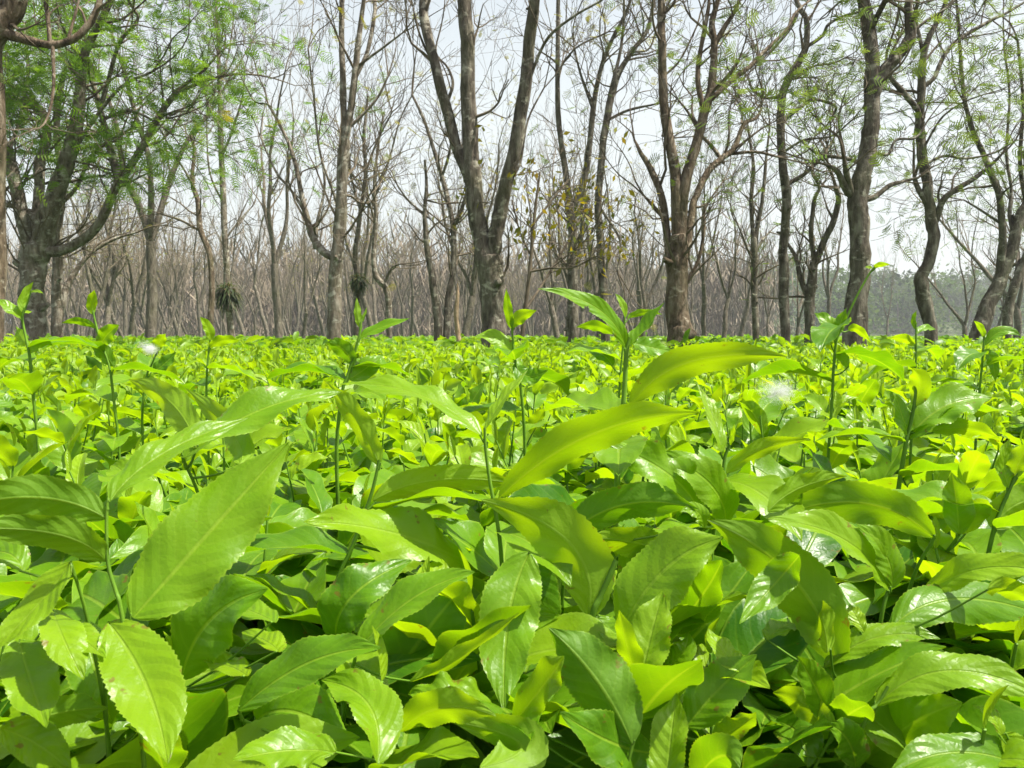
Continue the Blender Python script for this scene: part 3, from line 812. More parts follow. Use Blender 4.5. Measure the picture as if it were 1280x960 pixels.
M_HILLFOL = leaf_material('hill_leaf', [(0, (.014, .036, .012)), (.5, (.03, .065, .016)), (1, (.065, .11, .025))], transl=.3, rough=.7, veins=False, spec=.1)
forest('hill_forest', 600, (-120, 260), (172, 300), 9.5, True, [M_BARK, M_HILLFOL], 4, 430, zf=hill_z)

# ------------------------------------------------------------------ tea
TOP = CAM_Z - .122
def canopy(x, y):
    return TOP + .018 * np.sin(x * 4.1 + 1.3 * np.sin(y * 1.9)) + .016 * np.sin(y * 3.3 + x * 1.7) + .012 * np.sin(x * 9 + y * 7)

def leaf_grid(C, S, Nn, W, rows_t, nu, fold=.3, wave=.10, serr=.0, seed=0, teeth=26, curl=0.0):
    """blade on centre line C (n,3) with side S and normal Nn vectors; returns verts, faces, uv"""
    r2 = np.random.default_rng(seed)
    t = rows_t
    q_ = np.clip((t - .74) / .26, 0, 1)
    prof = (t ** .64) * ((1 - t) ** .76) * (1 - .42 * q_ * q_ * (3 - 2 * q_))
    prof = prof / prof.max()
    prof = np.maximum(prof, .03 * (1 - t) + .004)
    hw = W * .5 * prof
    us = np.linspace(-1, 1, nu + 1)
    us = np.sign(us) * np.abs(us) ** .85
    ph = r2.uniform(0, 6.28, 2); fq = r2.uniform(1.6, 3.2, 2)
    V = np.zeros((len(t), nu + 1, 3)); UV = np.zeros((len(t), nu + 1, 2))
    for j, u in enumerate(us):
        a = abs(u); sgn = 0 if u < 0 else 1
        e = hw * u
        if serr and a > .99:
            saw = 1 - ((t * teeth) % 1.0)
            e = e * (1 + serr * (saw - .4))
        z = fold * hw * (math.sqrt(a * a + .02) - .14) - curl * hw * a ** 2.5
        z = z + wave * W * a ** 1.6 * np.sin(fq[sgn] * 6.28 * t + ph[sgn]) * np.minimum(1, 6 * t * (1 - t))
        if a < .01:
            z = z - .02 * W
        V[:, j] = C + S * e[:, None] + Nn * z[:, None]
        UV[:, j, 0] = u; UV[:, j, 1] = t
    n = nu + 1
    F = np.array([[i * n + j, i * n + j + 1, (i + 1) * n + j + 1, (i + 1) * n + j] for i in range(len(t) - 1) for j in range(nu)])
    uv = UV.reshape(-1, 2)[F.ravel()]
    return V.reshape(-1, 3), F, uv

def frame(C, N0):
    """side and normal along a curve, normal kept close to N0"""
    T = np.gradient(C, axis=0); T /= np.linalg.norm(T, axis=1)[:, None]
    Nn = N0 - T * (N0 * T).sum(1)[:, None] if N0.ndim == 2 else N0[None] - T * (T @ N0)[:, None]
    Nn /= np.linalg.norm(Nn, axis=1)[:, None]
    return np.cross(Nn, T) * -1.0, Nn     # S = T x N

def rows(n):
    return np.linspace(0, 1, n)

def free_leaf(base, az, el, L, W, droop, n, nu, seed, fold=.35, wave=.08, serr=0.0, rollj=0.0):
    """leaf leaving base at azimuth az, elevation el and arching down by droop (radians) towards the tip"""
    t = rows(n)
    e = el - droop * t
    dh = np.stack([np.cos(e) * math.cos(az), np.cos(e) * math.sin(az), np.sin(e)], -1)
    step = np.diff(t, prepend=0)[:, None] * L
    C = base + np.cumsum(dh * step, 0)
    side = np.array([-math.sin(az), math.cos(az), 0])
    N0 = np.cross(dh, side) * 1.0
    N0 = np.where(N0[:, 2:3] < 0, -N0, N0) if (np.abs(e) < 1.5).all() else N0
    N0 = N0 * math.cos(rollj) + side * math.sin(rollj)
    S, Nn = frame(C, N0)
    return leaf_grid(C, S, Nn, W, t, nu, fold, wave, serr, seed)

# ---- hero shoots traced from the photograph
def px_leaf(mb, face, pts, D, w, roll, tone, dm=0.0, dt=None, db=0.0, fold=.35, wave=.07, seed=0, curl=0.15, bite=False):
    (bx, by), (mx, my), (tx, ty) = pts
    r2 = np.random.default_rng(seed * 7 + 3)
    if dt is None:
        dt = r2.uniform(-.02, .03)
    b, m, e = at(bx, by, D + db), at(mx, my, D + db * .3 + dm + dt * .4), at(tx, ty, D + dt)
    c = 2 * m - (b + e) / 2
    n = 79
    t = rows(n)[:, None]
    C = (1 - t) ** 2 * b + 2 * t * (1 - t) * c + t * t * e
    T = np.gradient(C, axis=0); T /= np.linalg.norm(T, axis=1)[:, None]
    V = C - CAM; V /= np.linalg.norm(V, axis=1)[:, None]
    A = np.cross(T, V); A /= np.linalg.norm(A, axis=1)[:, None]
    A = np.where(A[:, 2:3].mean() < 0, -A, A)
    Vp = np.cross(A, T); Vp /= np.linalg.norm(Vp, axis=1)[:, None]
    Vp = np.where((Vp * V).sum(1, keepdims=True) < 0, -Vp, Vp)
    rl = R(roll)
    N0 = (math.cos(rl) * (-Vp if face == 't' else Vp)) + math.sin(rl) * A
    S, Nn = frame(C, N0)
    L = np.linalg.norm(np.diff(C, axis=0), axis=1).sum()
    W = min(.92 * w * D / FPX / max(.35, math.cos(rl)), .46 * L)
    v, f, uv = leaf_grid(C, S, Nn, W, rows(n), 10, fold, wave * 1.25, .085, seed, teeth=26, curl=curl)
    if bite:
        cen = v[f].mean(1); q = C[int(n * .62)] + S[int(n * .62)] * (-W * .42)
        q2 = C[int(n * .62)] + S[int(n * .62)] * (W * .42)
        q = q if q[2] < q2[2] else q2
        keep = np.linalg.norm(cen - q, axis=1) > W * .17
        f, uv = f[keep], uv.reshape(-1, 4, 2)[keep].reshape(-1, 2)
    tn = tone + r2.normal(0, .03)
    return v, f, uv, tn, C[0], L

HEROES = []
SEED = [0]
def shoot(handle, label, D, stem, leaves, stem_w=5.0, name='tea_shoot'):
    """stem: photo pixels from the top down; leaves: (face, base, mid, tip, width px, roll, tone, extras)"""
    if stem:
        P = [at(x, y, D) for x, y in stem]
    else:
        bx, by = leaves[0][1]
        b = at(bx, by, D)
        P = [b, b + np.array([rnd.uniform(-.01, .01), rnd.uniform(0, .02), -.03])]
    d = unit(P[-1] - P[-2])
    d = unit(np.array([d[0] * .5, d[1] * .5 + .1, -abs(d[2]) - .3]))
    P += [P[-1] + d * .06, P[-1] + d * .06 + np.array([0, .005, -.09])]
    base = P[-1].copy()
    root = empty(name, base, label, 'tea shoot', 'tea shoots rising out of the near bushes')
    sm = MB()
    sw = stem_w * .5 * D / FPX
    Ps, rs = smooth_path([p - base for p in P], np.linspace(sw * .75, sw * 1.3, len(P)), 4)
    tube(sm, Ps, rs, 7)
    for lf in leaves:
        SEED[0] += 1
        face, b, m, t, w, roll, tone = lf[:7]
        ex = lf[7] if len(lf) > 7 else {}
        v, f, uv, tn, c0, L = px_leaf(None, face, (b, m, t), D, w, roll, tone, seed=SEED[0], **ex)
        lm = MB()
        lm.add(v - base, f, tn, uv)
        o = lm.build('leaf', M_TEA, root)
        # petiole to the nearest stem point
        k = np.argmin(np.linalg.norm(Ps - (c0 - base), axis=1))
        q = Ps[min(len(Ps) - 1, k + 1)]
        if np.linalg.norm(q - (c0 - base)) < .09:
            mid_ = .5 * (q + c0 - base) + np.array([0, 0, -.002])
            pp, pr_ = smooth_path([q, mid_, c0 - base + unit(v[len(v) // 79 * 3] - c0) * .002], [sw * .8, sw * .6, sw * .5], 3)
            tube(sm, pp, pr_, 6)
    if stem and D > .48:                 # a few leaves lower down the stem
        for q in range(4):
            i = int(len(Ps) * (.42 + .13 * q))
            i = min(i, len(Ps) - 2)
            Lq = rnd.uniform(.07, .095)
            v, f, uv = free_leaf(Ps[i], q * 2.4 + SEED[0], R(rnd.uniform(5, 35)), Lq, Lq * .42, rnd.uniform(.5, 1.1), 53, 8, SEED[0] * 9 + q, rnd.uniform(.2, .5), .07, .07, rnd.uniform(-.3, .3))
            lm = MB(); lm.add(v, f, rnd.uniform(.25, .7), uv); lm.build('leaf', M_TEA, root)
    sm.build('stem', M_STEM, root)
    x, y, dd = proj(P[0])
    HEROES.append((handle, x, y, np.array([P[0][0], P[0][1]])))
    return root

SH = shoot
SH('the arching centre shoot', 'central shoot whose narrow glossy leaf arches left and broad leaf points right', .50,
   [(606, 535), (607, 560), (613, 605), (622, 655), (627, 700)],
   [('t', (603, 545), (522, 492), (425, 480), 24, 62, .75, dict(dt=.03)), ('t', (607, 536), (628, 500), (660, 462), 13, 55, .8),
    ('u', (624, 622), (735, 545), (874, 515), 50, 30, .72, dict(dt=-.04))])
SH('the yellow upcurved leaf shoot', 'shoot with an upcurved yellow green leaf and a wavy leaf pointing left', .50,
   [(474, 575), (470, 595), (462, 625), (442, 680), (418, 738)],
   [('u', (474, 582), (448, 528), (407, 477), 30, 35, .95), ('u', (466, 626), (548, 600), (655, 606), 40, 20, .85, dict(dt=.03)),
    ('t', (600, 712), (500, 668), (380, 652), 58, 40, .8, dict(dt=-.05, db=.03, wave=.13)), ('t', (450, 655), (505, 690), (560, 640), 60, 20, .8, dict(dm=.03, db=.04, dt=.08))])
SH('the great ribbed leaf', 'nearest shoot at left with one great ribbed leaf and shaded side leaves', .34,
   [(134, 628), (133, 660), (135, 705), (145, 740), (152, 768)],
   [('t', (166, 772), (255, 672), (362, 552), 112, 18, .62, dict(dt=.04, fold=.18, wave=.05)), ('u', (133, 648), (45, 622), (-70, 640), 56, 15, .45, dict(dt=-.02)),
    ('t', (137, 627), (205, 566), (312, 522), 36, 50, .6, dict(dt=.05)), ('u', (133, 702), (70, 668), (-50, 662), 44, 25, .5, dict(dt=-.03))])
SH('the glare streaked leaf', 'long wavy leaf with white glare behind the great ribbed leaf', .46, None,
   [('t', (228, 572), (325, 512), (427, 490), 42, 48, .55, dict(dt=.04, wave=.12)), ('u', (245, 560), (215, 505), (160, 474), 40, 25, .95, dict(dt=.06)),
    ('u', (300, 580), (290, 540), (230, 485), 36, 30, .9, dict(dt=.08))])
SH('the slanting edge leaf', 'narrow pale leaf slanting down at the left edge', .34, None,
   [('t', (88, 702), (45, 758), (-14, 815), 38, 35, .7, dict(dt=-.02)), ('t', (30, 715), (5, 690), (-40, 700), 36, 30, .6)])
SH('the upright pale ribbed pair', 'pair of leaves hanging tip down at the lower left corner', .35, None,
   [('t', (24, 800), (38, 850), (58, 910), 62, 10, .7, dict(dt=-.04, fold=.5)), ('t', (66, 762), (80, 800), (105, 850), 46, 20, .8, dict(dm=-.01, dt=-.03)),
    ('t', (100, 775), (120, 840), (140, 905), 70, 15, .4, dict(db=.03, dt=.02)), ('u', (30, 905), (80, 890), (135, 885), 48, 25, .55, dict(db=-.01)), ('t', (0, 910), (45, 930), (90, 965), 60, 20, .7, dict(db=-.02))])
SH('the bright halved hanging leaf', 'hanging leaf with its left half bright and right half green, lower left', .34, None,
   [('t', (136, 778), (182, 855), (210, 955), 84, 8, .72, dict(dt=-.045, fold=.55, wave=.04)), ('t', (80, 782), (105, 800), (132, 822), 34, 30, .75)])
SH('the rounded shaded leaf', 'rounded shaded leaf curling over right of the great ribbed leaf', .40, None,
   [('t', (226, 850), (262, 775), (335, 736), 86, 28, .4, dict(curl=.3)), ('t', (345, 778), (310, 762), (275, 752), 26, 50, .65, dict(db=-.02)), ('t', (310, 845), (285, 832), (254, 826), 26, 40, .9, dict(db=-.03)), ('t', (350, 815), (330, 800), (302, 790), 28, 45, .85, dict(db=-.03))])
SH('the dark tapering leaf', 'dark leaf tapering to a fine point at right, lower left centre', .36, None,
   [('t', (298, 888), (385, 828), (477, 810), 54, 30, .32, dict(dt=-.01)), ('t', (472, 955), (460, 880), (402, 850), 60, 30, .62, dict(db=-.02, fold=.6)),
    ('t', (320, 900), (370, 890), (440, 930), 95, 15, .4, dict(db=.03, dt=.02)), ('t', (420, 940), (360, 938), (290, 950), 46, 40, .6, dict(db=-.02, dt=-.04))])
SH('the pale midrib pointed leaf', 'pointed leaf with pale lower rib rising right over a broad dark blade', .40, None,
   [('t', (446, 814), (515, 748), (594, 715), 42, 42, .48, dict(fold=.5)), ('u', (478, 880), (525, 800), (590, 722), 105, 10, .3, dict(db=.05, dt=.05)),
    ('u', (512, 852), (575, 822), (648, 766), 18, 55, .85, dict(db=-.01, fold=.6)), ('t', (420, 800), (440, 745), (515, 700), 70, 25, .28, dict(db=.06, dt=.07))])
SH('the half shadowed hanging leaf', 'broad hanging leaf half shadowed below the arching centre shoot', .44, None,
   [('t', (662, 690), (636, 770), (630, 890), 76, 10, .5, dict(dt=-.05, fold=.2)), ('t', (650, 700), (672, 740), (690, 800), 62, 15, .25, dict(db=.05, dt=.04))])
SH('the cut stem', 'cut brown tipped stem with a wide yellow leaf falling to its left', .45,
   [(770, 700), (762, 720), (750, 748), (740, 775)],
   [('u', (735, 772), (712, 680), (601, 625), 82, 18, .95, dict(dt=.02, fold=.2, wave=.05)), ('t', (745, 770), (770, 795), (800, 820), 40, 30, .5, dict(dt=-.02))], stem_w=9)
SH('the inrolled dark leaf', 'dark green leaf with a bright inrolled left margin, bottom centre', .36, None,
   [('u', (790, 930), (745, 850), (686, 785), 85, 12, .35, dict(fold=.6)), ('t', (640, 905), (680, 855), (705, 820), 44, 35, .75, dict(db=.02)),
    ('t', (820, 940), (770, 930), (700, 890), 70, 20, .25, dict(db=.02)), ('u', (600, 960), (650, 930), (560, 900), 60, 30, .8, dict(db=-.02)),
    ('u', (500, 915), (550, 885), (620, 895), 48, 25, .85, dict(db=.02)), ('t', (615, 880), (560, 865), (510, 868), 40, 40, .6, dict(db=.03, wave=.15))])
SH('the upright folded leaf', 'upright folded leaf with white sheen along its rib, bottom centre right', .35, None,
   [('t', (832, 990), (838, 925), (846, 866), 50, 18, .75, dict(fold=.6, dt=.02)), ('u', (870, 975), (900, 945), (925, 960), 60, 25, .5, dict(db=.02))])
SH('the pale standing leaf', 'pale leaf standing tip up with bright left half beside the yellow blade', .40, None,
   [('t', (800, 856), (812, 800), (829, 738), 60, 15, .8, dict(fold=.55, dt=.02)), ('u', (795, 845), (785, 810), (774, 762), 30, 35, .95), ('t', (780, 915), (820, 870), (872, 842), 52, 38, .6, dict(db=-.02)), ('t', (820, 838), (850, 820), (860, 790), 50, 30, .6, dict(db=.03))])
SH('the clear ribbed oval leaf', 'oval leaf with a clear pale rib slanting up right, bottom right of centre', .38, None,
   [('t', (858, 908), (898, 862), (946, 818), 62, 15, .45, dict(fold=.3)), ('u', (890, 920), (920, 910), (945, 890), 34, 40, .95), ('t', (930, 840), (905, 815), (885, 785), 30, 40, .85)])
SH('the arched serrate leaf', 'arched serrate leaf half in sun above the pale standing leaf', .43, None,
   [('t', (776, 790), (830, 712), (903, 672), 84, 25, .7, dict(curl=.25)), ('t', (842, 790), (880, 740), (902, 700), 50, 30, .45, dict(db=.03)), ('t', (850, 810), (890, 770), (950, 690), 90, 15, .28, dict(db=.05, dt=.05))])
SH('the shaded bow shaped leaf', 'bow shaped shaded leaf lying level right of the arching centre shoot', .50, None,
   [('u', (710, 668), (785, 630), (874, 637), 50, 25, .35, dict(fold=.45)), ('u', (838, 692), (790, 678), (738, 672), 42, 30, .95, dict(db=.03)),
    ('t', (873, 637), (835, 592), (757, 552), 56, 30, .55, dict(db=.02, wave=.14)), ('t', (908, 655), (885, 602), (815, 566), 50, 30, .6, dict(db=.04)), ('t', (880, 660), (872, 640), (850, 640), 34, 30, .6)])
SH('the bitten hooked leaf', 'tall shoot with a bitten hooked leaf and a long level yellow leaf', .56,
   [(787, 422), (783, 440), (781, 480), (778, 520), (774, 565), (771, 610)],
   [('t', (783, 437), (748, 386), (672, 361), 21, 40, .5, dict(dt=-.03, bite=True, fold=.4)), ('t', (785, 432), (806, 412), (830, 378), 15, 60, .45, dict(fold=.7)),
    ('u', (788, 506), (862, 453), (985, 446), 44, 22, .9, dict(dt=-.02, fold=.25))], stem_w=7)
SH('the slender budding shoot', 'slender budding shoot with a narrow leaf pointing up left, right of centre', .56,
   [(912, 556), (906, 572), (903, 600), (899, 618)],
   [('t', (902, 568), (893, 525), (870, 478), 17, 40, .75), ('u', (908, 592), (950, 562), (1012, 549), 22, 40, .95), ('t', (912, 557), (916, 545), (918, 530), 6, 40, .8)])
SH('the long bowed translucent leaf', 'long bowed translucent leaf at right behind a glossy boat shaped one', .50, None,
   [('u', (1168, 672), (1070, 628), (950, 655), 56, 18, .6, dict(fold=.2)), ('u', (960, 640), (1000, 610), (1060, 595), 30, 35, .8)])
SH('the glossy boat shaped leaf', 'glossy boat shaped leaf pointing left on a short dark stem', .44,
   [(1112, 735), (1108, 745), (1100, 782)],
   [('t', (1112, 738), (1058, 676), (960, 648), 36, 48, .7, dict(fold=.6, dt=-.03)), ('t', (1116, 735), (1106, 690), (1070, 655), 34, 40, .5)])
SH('the blade with a glossy leaflet', 'broad slanting blade with a small glossy leaflet lying over it', .42, None,
   [('u', (1048, 835), (990, 722), (884, 650), 82, 15, .6, dict(fold=.25)), ('t', (999, 694), (970, 728), (924, 780), 42, 15, .4, dict(db=-.04, dt=-.05)), ('u', (1035, 815), (1025, 770), (1000, 742), 28, 45, .95, dict(db=-.03)), ('t', (960, 800), (975, 785), (998, 775), 26, 40, .6)])
SH('the domed gleaming leaf', 'dark domed leaf with gleaming lower edge at the right edge', .42, None,
   [('t', (1116, 783), (1200, 748), (1320, 775), 58, 30, .35, dict(curl=.35, fold=.1)), ('t', (1153, 745), (1230, 710), (1330, 722), 38, 40, .8, dict(db=.03)), ('u', (1235, 735), (1270, 740), (1320, 770), 28, 40, .9, dict(db=-.03))])
SH('the glaring level leaf', 'level leaf glaring white with a yellow folded leaf before it', .42,
   [(1105, 845), (1100, 862), (1090, 885), (1078, 910)],
   [('t', (1030, 834), (1098, 796), (1176, 799), 34, 40, .65), ('u', (1107, 852), (1092, 820), (1062, 788), 20, 35, .98, dict(db=-.02)), ('t', (1080, 790), (1070, 770), (1062, 755), 34, 20, .85)])
SH('the sweeping lower right leaf', 'sweeping leaf running off the lower right edge over a chewed leaf', .38,
   [(1110, 858), (1098, 880), (1080, 905)],
   [('t', (1094, 882), (1190, 838), (1320, 880), 48, 35, .72, dict(dt=-.02, fold=.25)), ('t', (1082, 952), (1140, 905), (1203, 878), 76, 15, .7, dict(db=.03, fold=.2))])
SH('the yellow browned leaf', 'yellow leaf with browned spot against dark upright blade, lower right', .38, None,
   [('u', (1044, 914), (1005, 880), (966, 866), 38, 20, .98, dict(fold=.2)), ('t', (1042, 910), (1020, 860), (997, 820), 42, 25, .4, dict(db=.02)), ('u', (1045, 905), (1065, 890), (1085, 880), 46, 30, .6, dict(db=.02)), ('t', (1070, 960), (1060, 925), (1035, 905), 70, 15, .35), ('t', (970, 900), (1000, 920), (1010, 960), 70, 20, .35, dict(db=.04))])
SH('the corner twin leaves', 'twin leaves at the bottom right corner with a pale hooked base', .36, None,
   [('t', (1310, 972), (1200, 940), (1105, 975), 46, 35, .35), ('t', (1252, 918), (1275, 950), (1290, 985), 44, 25, .8), ('t', (1252, 920), (1240, 895), (1215, 882), 16, 45, .9)])
SH('the upright oval pair', 'upright oval pair of leaves near the right edge', .55, None,
   [('t', (1199, 668), (1196, 630), (1189, 590), 38, 15, .6, dict(fold=.5)), ('u', (1203, 668), (1222, 640), (1235, 625), 40, 20, .8, dict(db=.01))])
SH('the leaning edge stem', 'dark stem leaning right off the right edge with yellow leaves', .55,
   [(1284, 560), (1265, 605), (1250, 640), (1240, 672)],
   [('u', (1242, 662), (1270, 632), (1325, 618), 44, 25, .9), ('u', (1268, 598), (1275, 575), (1290, 550), 40, 20, .9), ('t', (1262, 610), (1255, 580), (1262, 548), 20, 40, .6)])
SH('the lit cup leaf', 'shoot with a yellow cup leaf on top and white glaring leaf right', .72,
   [(1146, 478), (1143, 505), (1136, 540), (1131, 562)],
   [('u', (1142, 508), (1150, 480), (1140, 460), 38, 15, .95), ('t', (1135, 549), (1180, 508), (1240, 497), 48, 40, .55), ('t', (1138, 545), (1128, 520), (1120, 492), 24, 40, .5), ('u', (1165, 540), (1205, 535), (1250, 548), 22, 40, .9)])
# taller, further shoots standing against the trunks
SH('the far left leggy shoot', 'leggy shoot at the far left with small leaves up its stem', .90,
   [(30, 388), (28, 400), (33, 425), (37, 445), (40, 480)],
   [('u', (28, 390), (30, 372), (42, 352), 11, 30, .8), ('t', (38, 365), (46, 364), (54, 367), 4, 40, .95), ('t', (27, 398), (14, 386), (-4, 374), 15, 40, .6), ('u', (33, 430), (27, 422), (20, 408), 14, 30, .9), ('t', (36, 442), (50, 430), (66, 432), 18, 40, .85), ('t', (28, 390), (34, 390), (40, 389), 4, 40, .95)], stem_w=3.5)
SH('the left spear tip shoot', 'shoot tipped with an upright spear leaf before the stout left tree', 1.0,
   [(116, 388), (119, 402), (125, 425), (136, 455), (141, 490)],
   [('u', (116, 393), (115, 378), (118, 362), 13, 20, .85), ('u', (120, 410), (100, 402), (77, 404), 10, 30, .5), ('t', (126, 432), (134, 418), (149, 406), 24, 20, .6), ('u', (142, 458), (128, 440), (110, 428), 30, 25, .45)], stem_w=3)
SH('the lone spear shoot', 'thin shoot ending in a single spear leaf under the fern clump', 1.15,
   [(264, 416), (262, 430), (259, 460), (258, 492)],
   [('t', (264, 425), (260, 410), (250, 396), 13, 25, .85), ('u', (262, 435), (278, 426), (300, 426), 14, 40, .9)], stem_w=2.6)
SH('the rounded tip shoot', 'short shoot tipped with one rounded yellow green leaf, left', 1.1,
   [(196, 440), (190, 455), (183, 472)], [('u', (196, 440), (199, 428), (207, 417), 18, 15, .95), ('t', (190, 465), (205, 455), (220, 440), 22, 30, .3)], stem_w=2.6)
SH('the split tip shoot', 'shoot with a closed bud and a leaf held out right before the pale trunk', .85,
   [(451, 404), (449, 420), (442, 445), (434, 472), (428, 490)],
   [('u', (451, 410), (447, 393), (446, 372), 10, 25, .85), ('t', (452, 404), (455, 395), (459, 384), 4, 40, .6), ('t', (450, 422), (476, 409), (512, 398), 13, 45, .5), ('u', (442, 457), (428, 436), (407, 428), 28, 20, .4), ('t', (436, 474), (455, 462), (479, 443), 36, 15, .5)], stem_w=4)
SH('the two leaf tip shoot', 'shoot with upright bud and yellow leaf before the largest dark trunk', .90,
   [(640, 410), (641, 425), (644, 450), (651, 485)],
   [('u', (640, 412), (635, 388), (633, 361), 12, 20, .7), ('u', (641, 410), (650, 397), (671, 388), 18, 25, .9), ('t', (641, 442), (622, 424), (594, 420), 20, 35, .75), ('t', (643, 455), (660, 470), (685, 462), 26, 30, .3)], stem_w=3.5)
SH('the second shoot behind the hooked leaf', 'shoot with thin upright leaf just behind the bitten hooked leaf', .95,
   [(781, 398), (780, 420), (777, 450), (774, 490)],
   [('t', (782, 397), (778, 380), (769, 367), 9, 30, .7), ('u', (784, 398), (802, 391), (828, 393), 9, 35, .6), ('u', (766, 418), (745, 408), (720, 409), 14, 35, .55), ('t', (766, 457), (753, 443), (734, 436), 22, 30, .3), ('t', (790, 428), (815, 434), (842, 440), 22, 30, .35)], stem_w=2.6)
SH('the pale whip shoot', 'whip like pale shoot bending right with tiny tip leaves', .80,
   [(1093, 334), (1085, 345), (1070, 372), (1056, 402), (1046, 425), (1042, 460), (1040, 500)],
   [('u', (1092, 335), (1100, 331), (1113, 331), 7, 25, .95), ('t', (1091, 335), (1086, 334), (1081, 334), 4, 30, .95), ('t', (1044, 425), (1036, 404), (1018, 391), 18, 35, .55), ('u', (1046, 420), (1050, 405), (1058, 385), 14, 30, .4),
    ('u', (1060, 412), (1072, 412), (1089, 429), 11, 30, .95), ('u', (1060, 460), (1047, 440), (1024, 422), 14, 30, .85), ('t', (1040, 430), (1030, 420), (1026, 408), 14, 35, .8)], stem_w=3.2)
SH('the right thin upright shoot', 'thin upright shoot with level leaf before the bent trunk', 1.1,
   [(1145, 402), (1145, 420), (1145, 448)], [('u', (1145, 412), (1142, 400), (1146, 388), 6, 25, .4), ('t', (1146, 418), (1156, 410), (1170, 412), 9, 40, .5), ('u', (1143, 432), (1130, 424), (1112, 423), 13, 35, .9)], stem_w=2.6)
SH('the right spear shoot', 'thin shoot with one spear leaf before the strongly leaning trunk', 1.1,
   [(1230, 420), (1229, 435), (1228, 450)], [('u', (1230, 423), (1226, 410), (1217, 401), 8, 30, .8), ('t', (1231, 432), (1252, 414), (1276, 420), 14, 40, .5), ('t', (1229, 440), (1240, 450), (1244, 478), 15, 30, .4)], stem_w=2.6)

# ---- generic shoots: a few kinds, each copied; lower ones of the near bushes
def proto_shoot(seed, n, nu, serr, baked=False, tall=False):
    r2 = np.random.default_rng(seed)
    parts = []
    H = .20
    bend = r2.normal(0, .012, 2)
    P = np.array([[0, 0, 0], [bend[0] * .3, bend[1] * .3, H * .4], [bend[0], bend[1], H * .75], [bend[0] * 1.6, bend[1] * 1.6, H]])
    Ps, rs = smooth_path(P, [.0017, .0015, .0013, .0009], 3)
    nl = int(r2.integers(5, 7))
    az = r2.uniform(0, 6.28)
    leaves = []
    for k in range(nl):
        f = k / (nl - 1)
        h = 1 - (.03 if tall else .02) / H - f * (.62 if tall else .5)
        pt = np.array([np.interp(h * H, Ps[:, 2], Ps[:, i]) for i in range(3)])
        L = (.048 + .062 * f ** .6) * r2.uniform(.85, 1.15)
        el = R(62 - 56 * f ** .6 + r2.normal(0, 13))
        leaves.append((pt, az + k * 2.4 + r2.normal(0, .3), el, L, L * r2.uniform(.38, .48), r2.uniform(.3, 1.25), int(r2.integers(1e6)),
                       r2.uniform(.2, .55), r2.uniform(.03, .11), float(np.clip(.85 - .42 * f + r2.normal(0, .15), 0, 1)), r2.normal(0, .35)))
    bud = (Ps[-1], az, R(82), .030 if tall else .024, .006, .3, 1, .8, .02, .85, 0)
    geo = [(free_leaf(q[0], q[1], q[2], q[3], q[4], q[5], n, nu, q[6], q[7], q[8], serr, q[10]), q[9]) for q in leaves]
    gb = free_leaf(bud[0], bud[1], bud[2], bud[3], bud[4], bud[5], max(4, n // 3), 2, 1, .9, .02)
    return Ps, rs, geo, gb

def proto_objects(seed, tall=False):
    Ps, rs, geo, gb = proto_shoot(seed, 53, 8, .07, tall=tall)
    root = empty('tea_shoot', (0, 0, -40))
    m = MB(); tube(m, Ps, rs, 6); m.build('stem', M_STEM, root)
    for (v, f, uv), tn in geo:
        m = MB(); m.add(v, f, tn, uv); m.build('leaf', M_TEA, root)
    m = MB(); m.add(gb[0], gb[1], .9, gb[2]); m.build('bud', M_TEA, root)
    return root
gen_protos = [proto_objects(200 + k, tall=k >= 9) for k in range(12)]
r_ = np.random.default_rng(9)
gspots = []
cell = .098
for iy in range(int(2.15 / cell) + 2):
    for ix in range(-16, 17):
        x = (ix + .5 * (iy % 2) + r_.uniform(-.4, .4)) * cell
        y = (iy + r_.uniform(-.4, .4)) * cell
        if y < .30 or y > 2.1 or abs(x) > .665 * y + .05:
            continue
        gspots.append((x, y))
gused = set()
glist = []
for x, y in gspots:
    near = max(0, min(1, (.85 - y) / .5))
    top = float(canopy(x, y)) - .072 * near + r_.normal(0, .014) * (1 - .3 * near)
    tall = y > .95 and r_.random() < .07
    if tall:
        top += r_.uniform(.03, .075)
    pr = gen_protos[r_.integers(9, 12) if tall else r_.integers(0, 9)]
    o = pr if pr.name not in gused else copy_tree(pr)
    gused.add(pr.name)
    sc = r_.uniform(.85, 1.15)
    o.location = (x, y, top - .2 * sc)
    o.rotation_euler = (r_.normal(0, .13), r_.normal(0, .13), r_.uniform(0, 6.28))
    o.scale = (sc, sc, sc)
    glist.append((o, x, y, tall))
# labels: which named shoot it stands by, on which side, how near
buckets = {}
for o, x, y, tall in glist:
    h = min(HEROES, key=lambda q: (q[3][0] - x) ** 2 + (q[3][1] - y) ** 2)
    dx, dy = x - h[3][0], y - h[3][1]
    side = 'behind' if dy > abs(dx) else 'in front of' if -dy > abs(dx) else 'right of' if dx > 0 else 'left of'
    buckets.setdefault((h[0], side), []).append((math.hypot(dx, dy), o, tall))
ORD = ['', 'second', 'third', 'fourth', 'fifth', 'sixth', 'seventh', 'eighth', 'ninth', 'tenth', 'eleventh', 'twelfth', 'thirteenth', 'fourteenth', 'fifteenth',
       'sixteenth', 'seventeenth', 'eighteenth', 'nineteenth', 'twentieth', 'last']
for (hn, side), lst in buckets.items():
    for k, (dist, o, tall) in enumerate(sorted(lst, key=lambda q: q[0])):
        tag(o, f"{'tall' if tall else 'leafy'} green tea shoot, {ORD[min(k, 20)] + ' ' if k else ''}nearest {side} {hn}", 'tea shoot', 'tea shoots filling the near bushes')

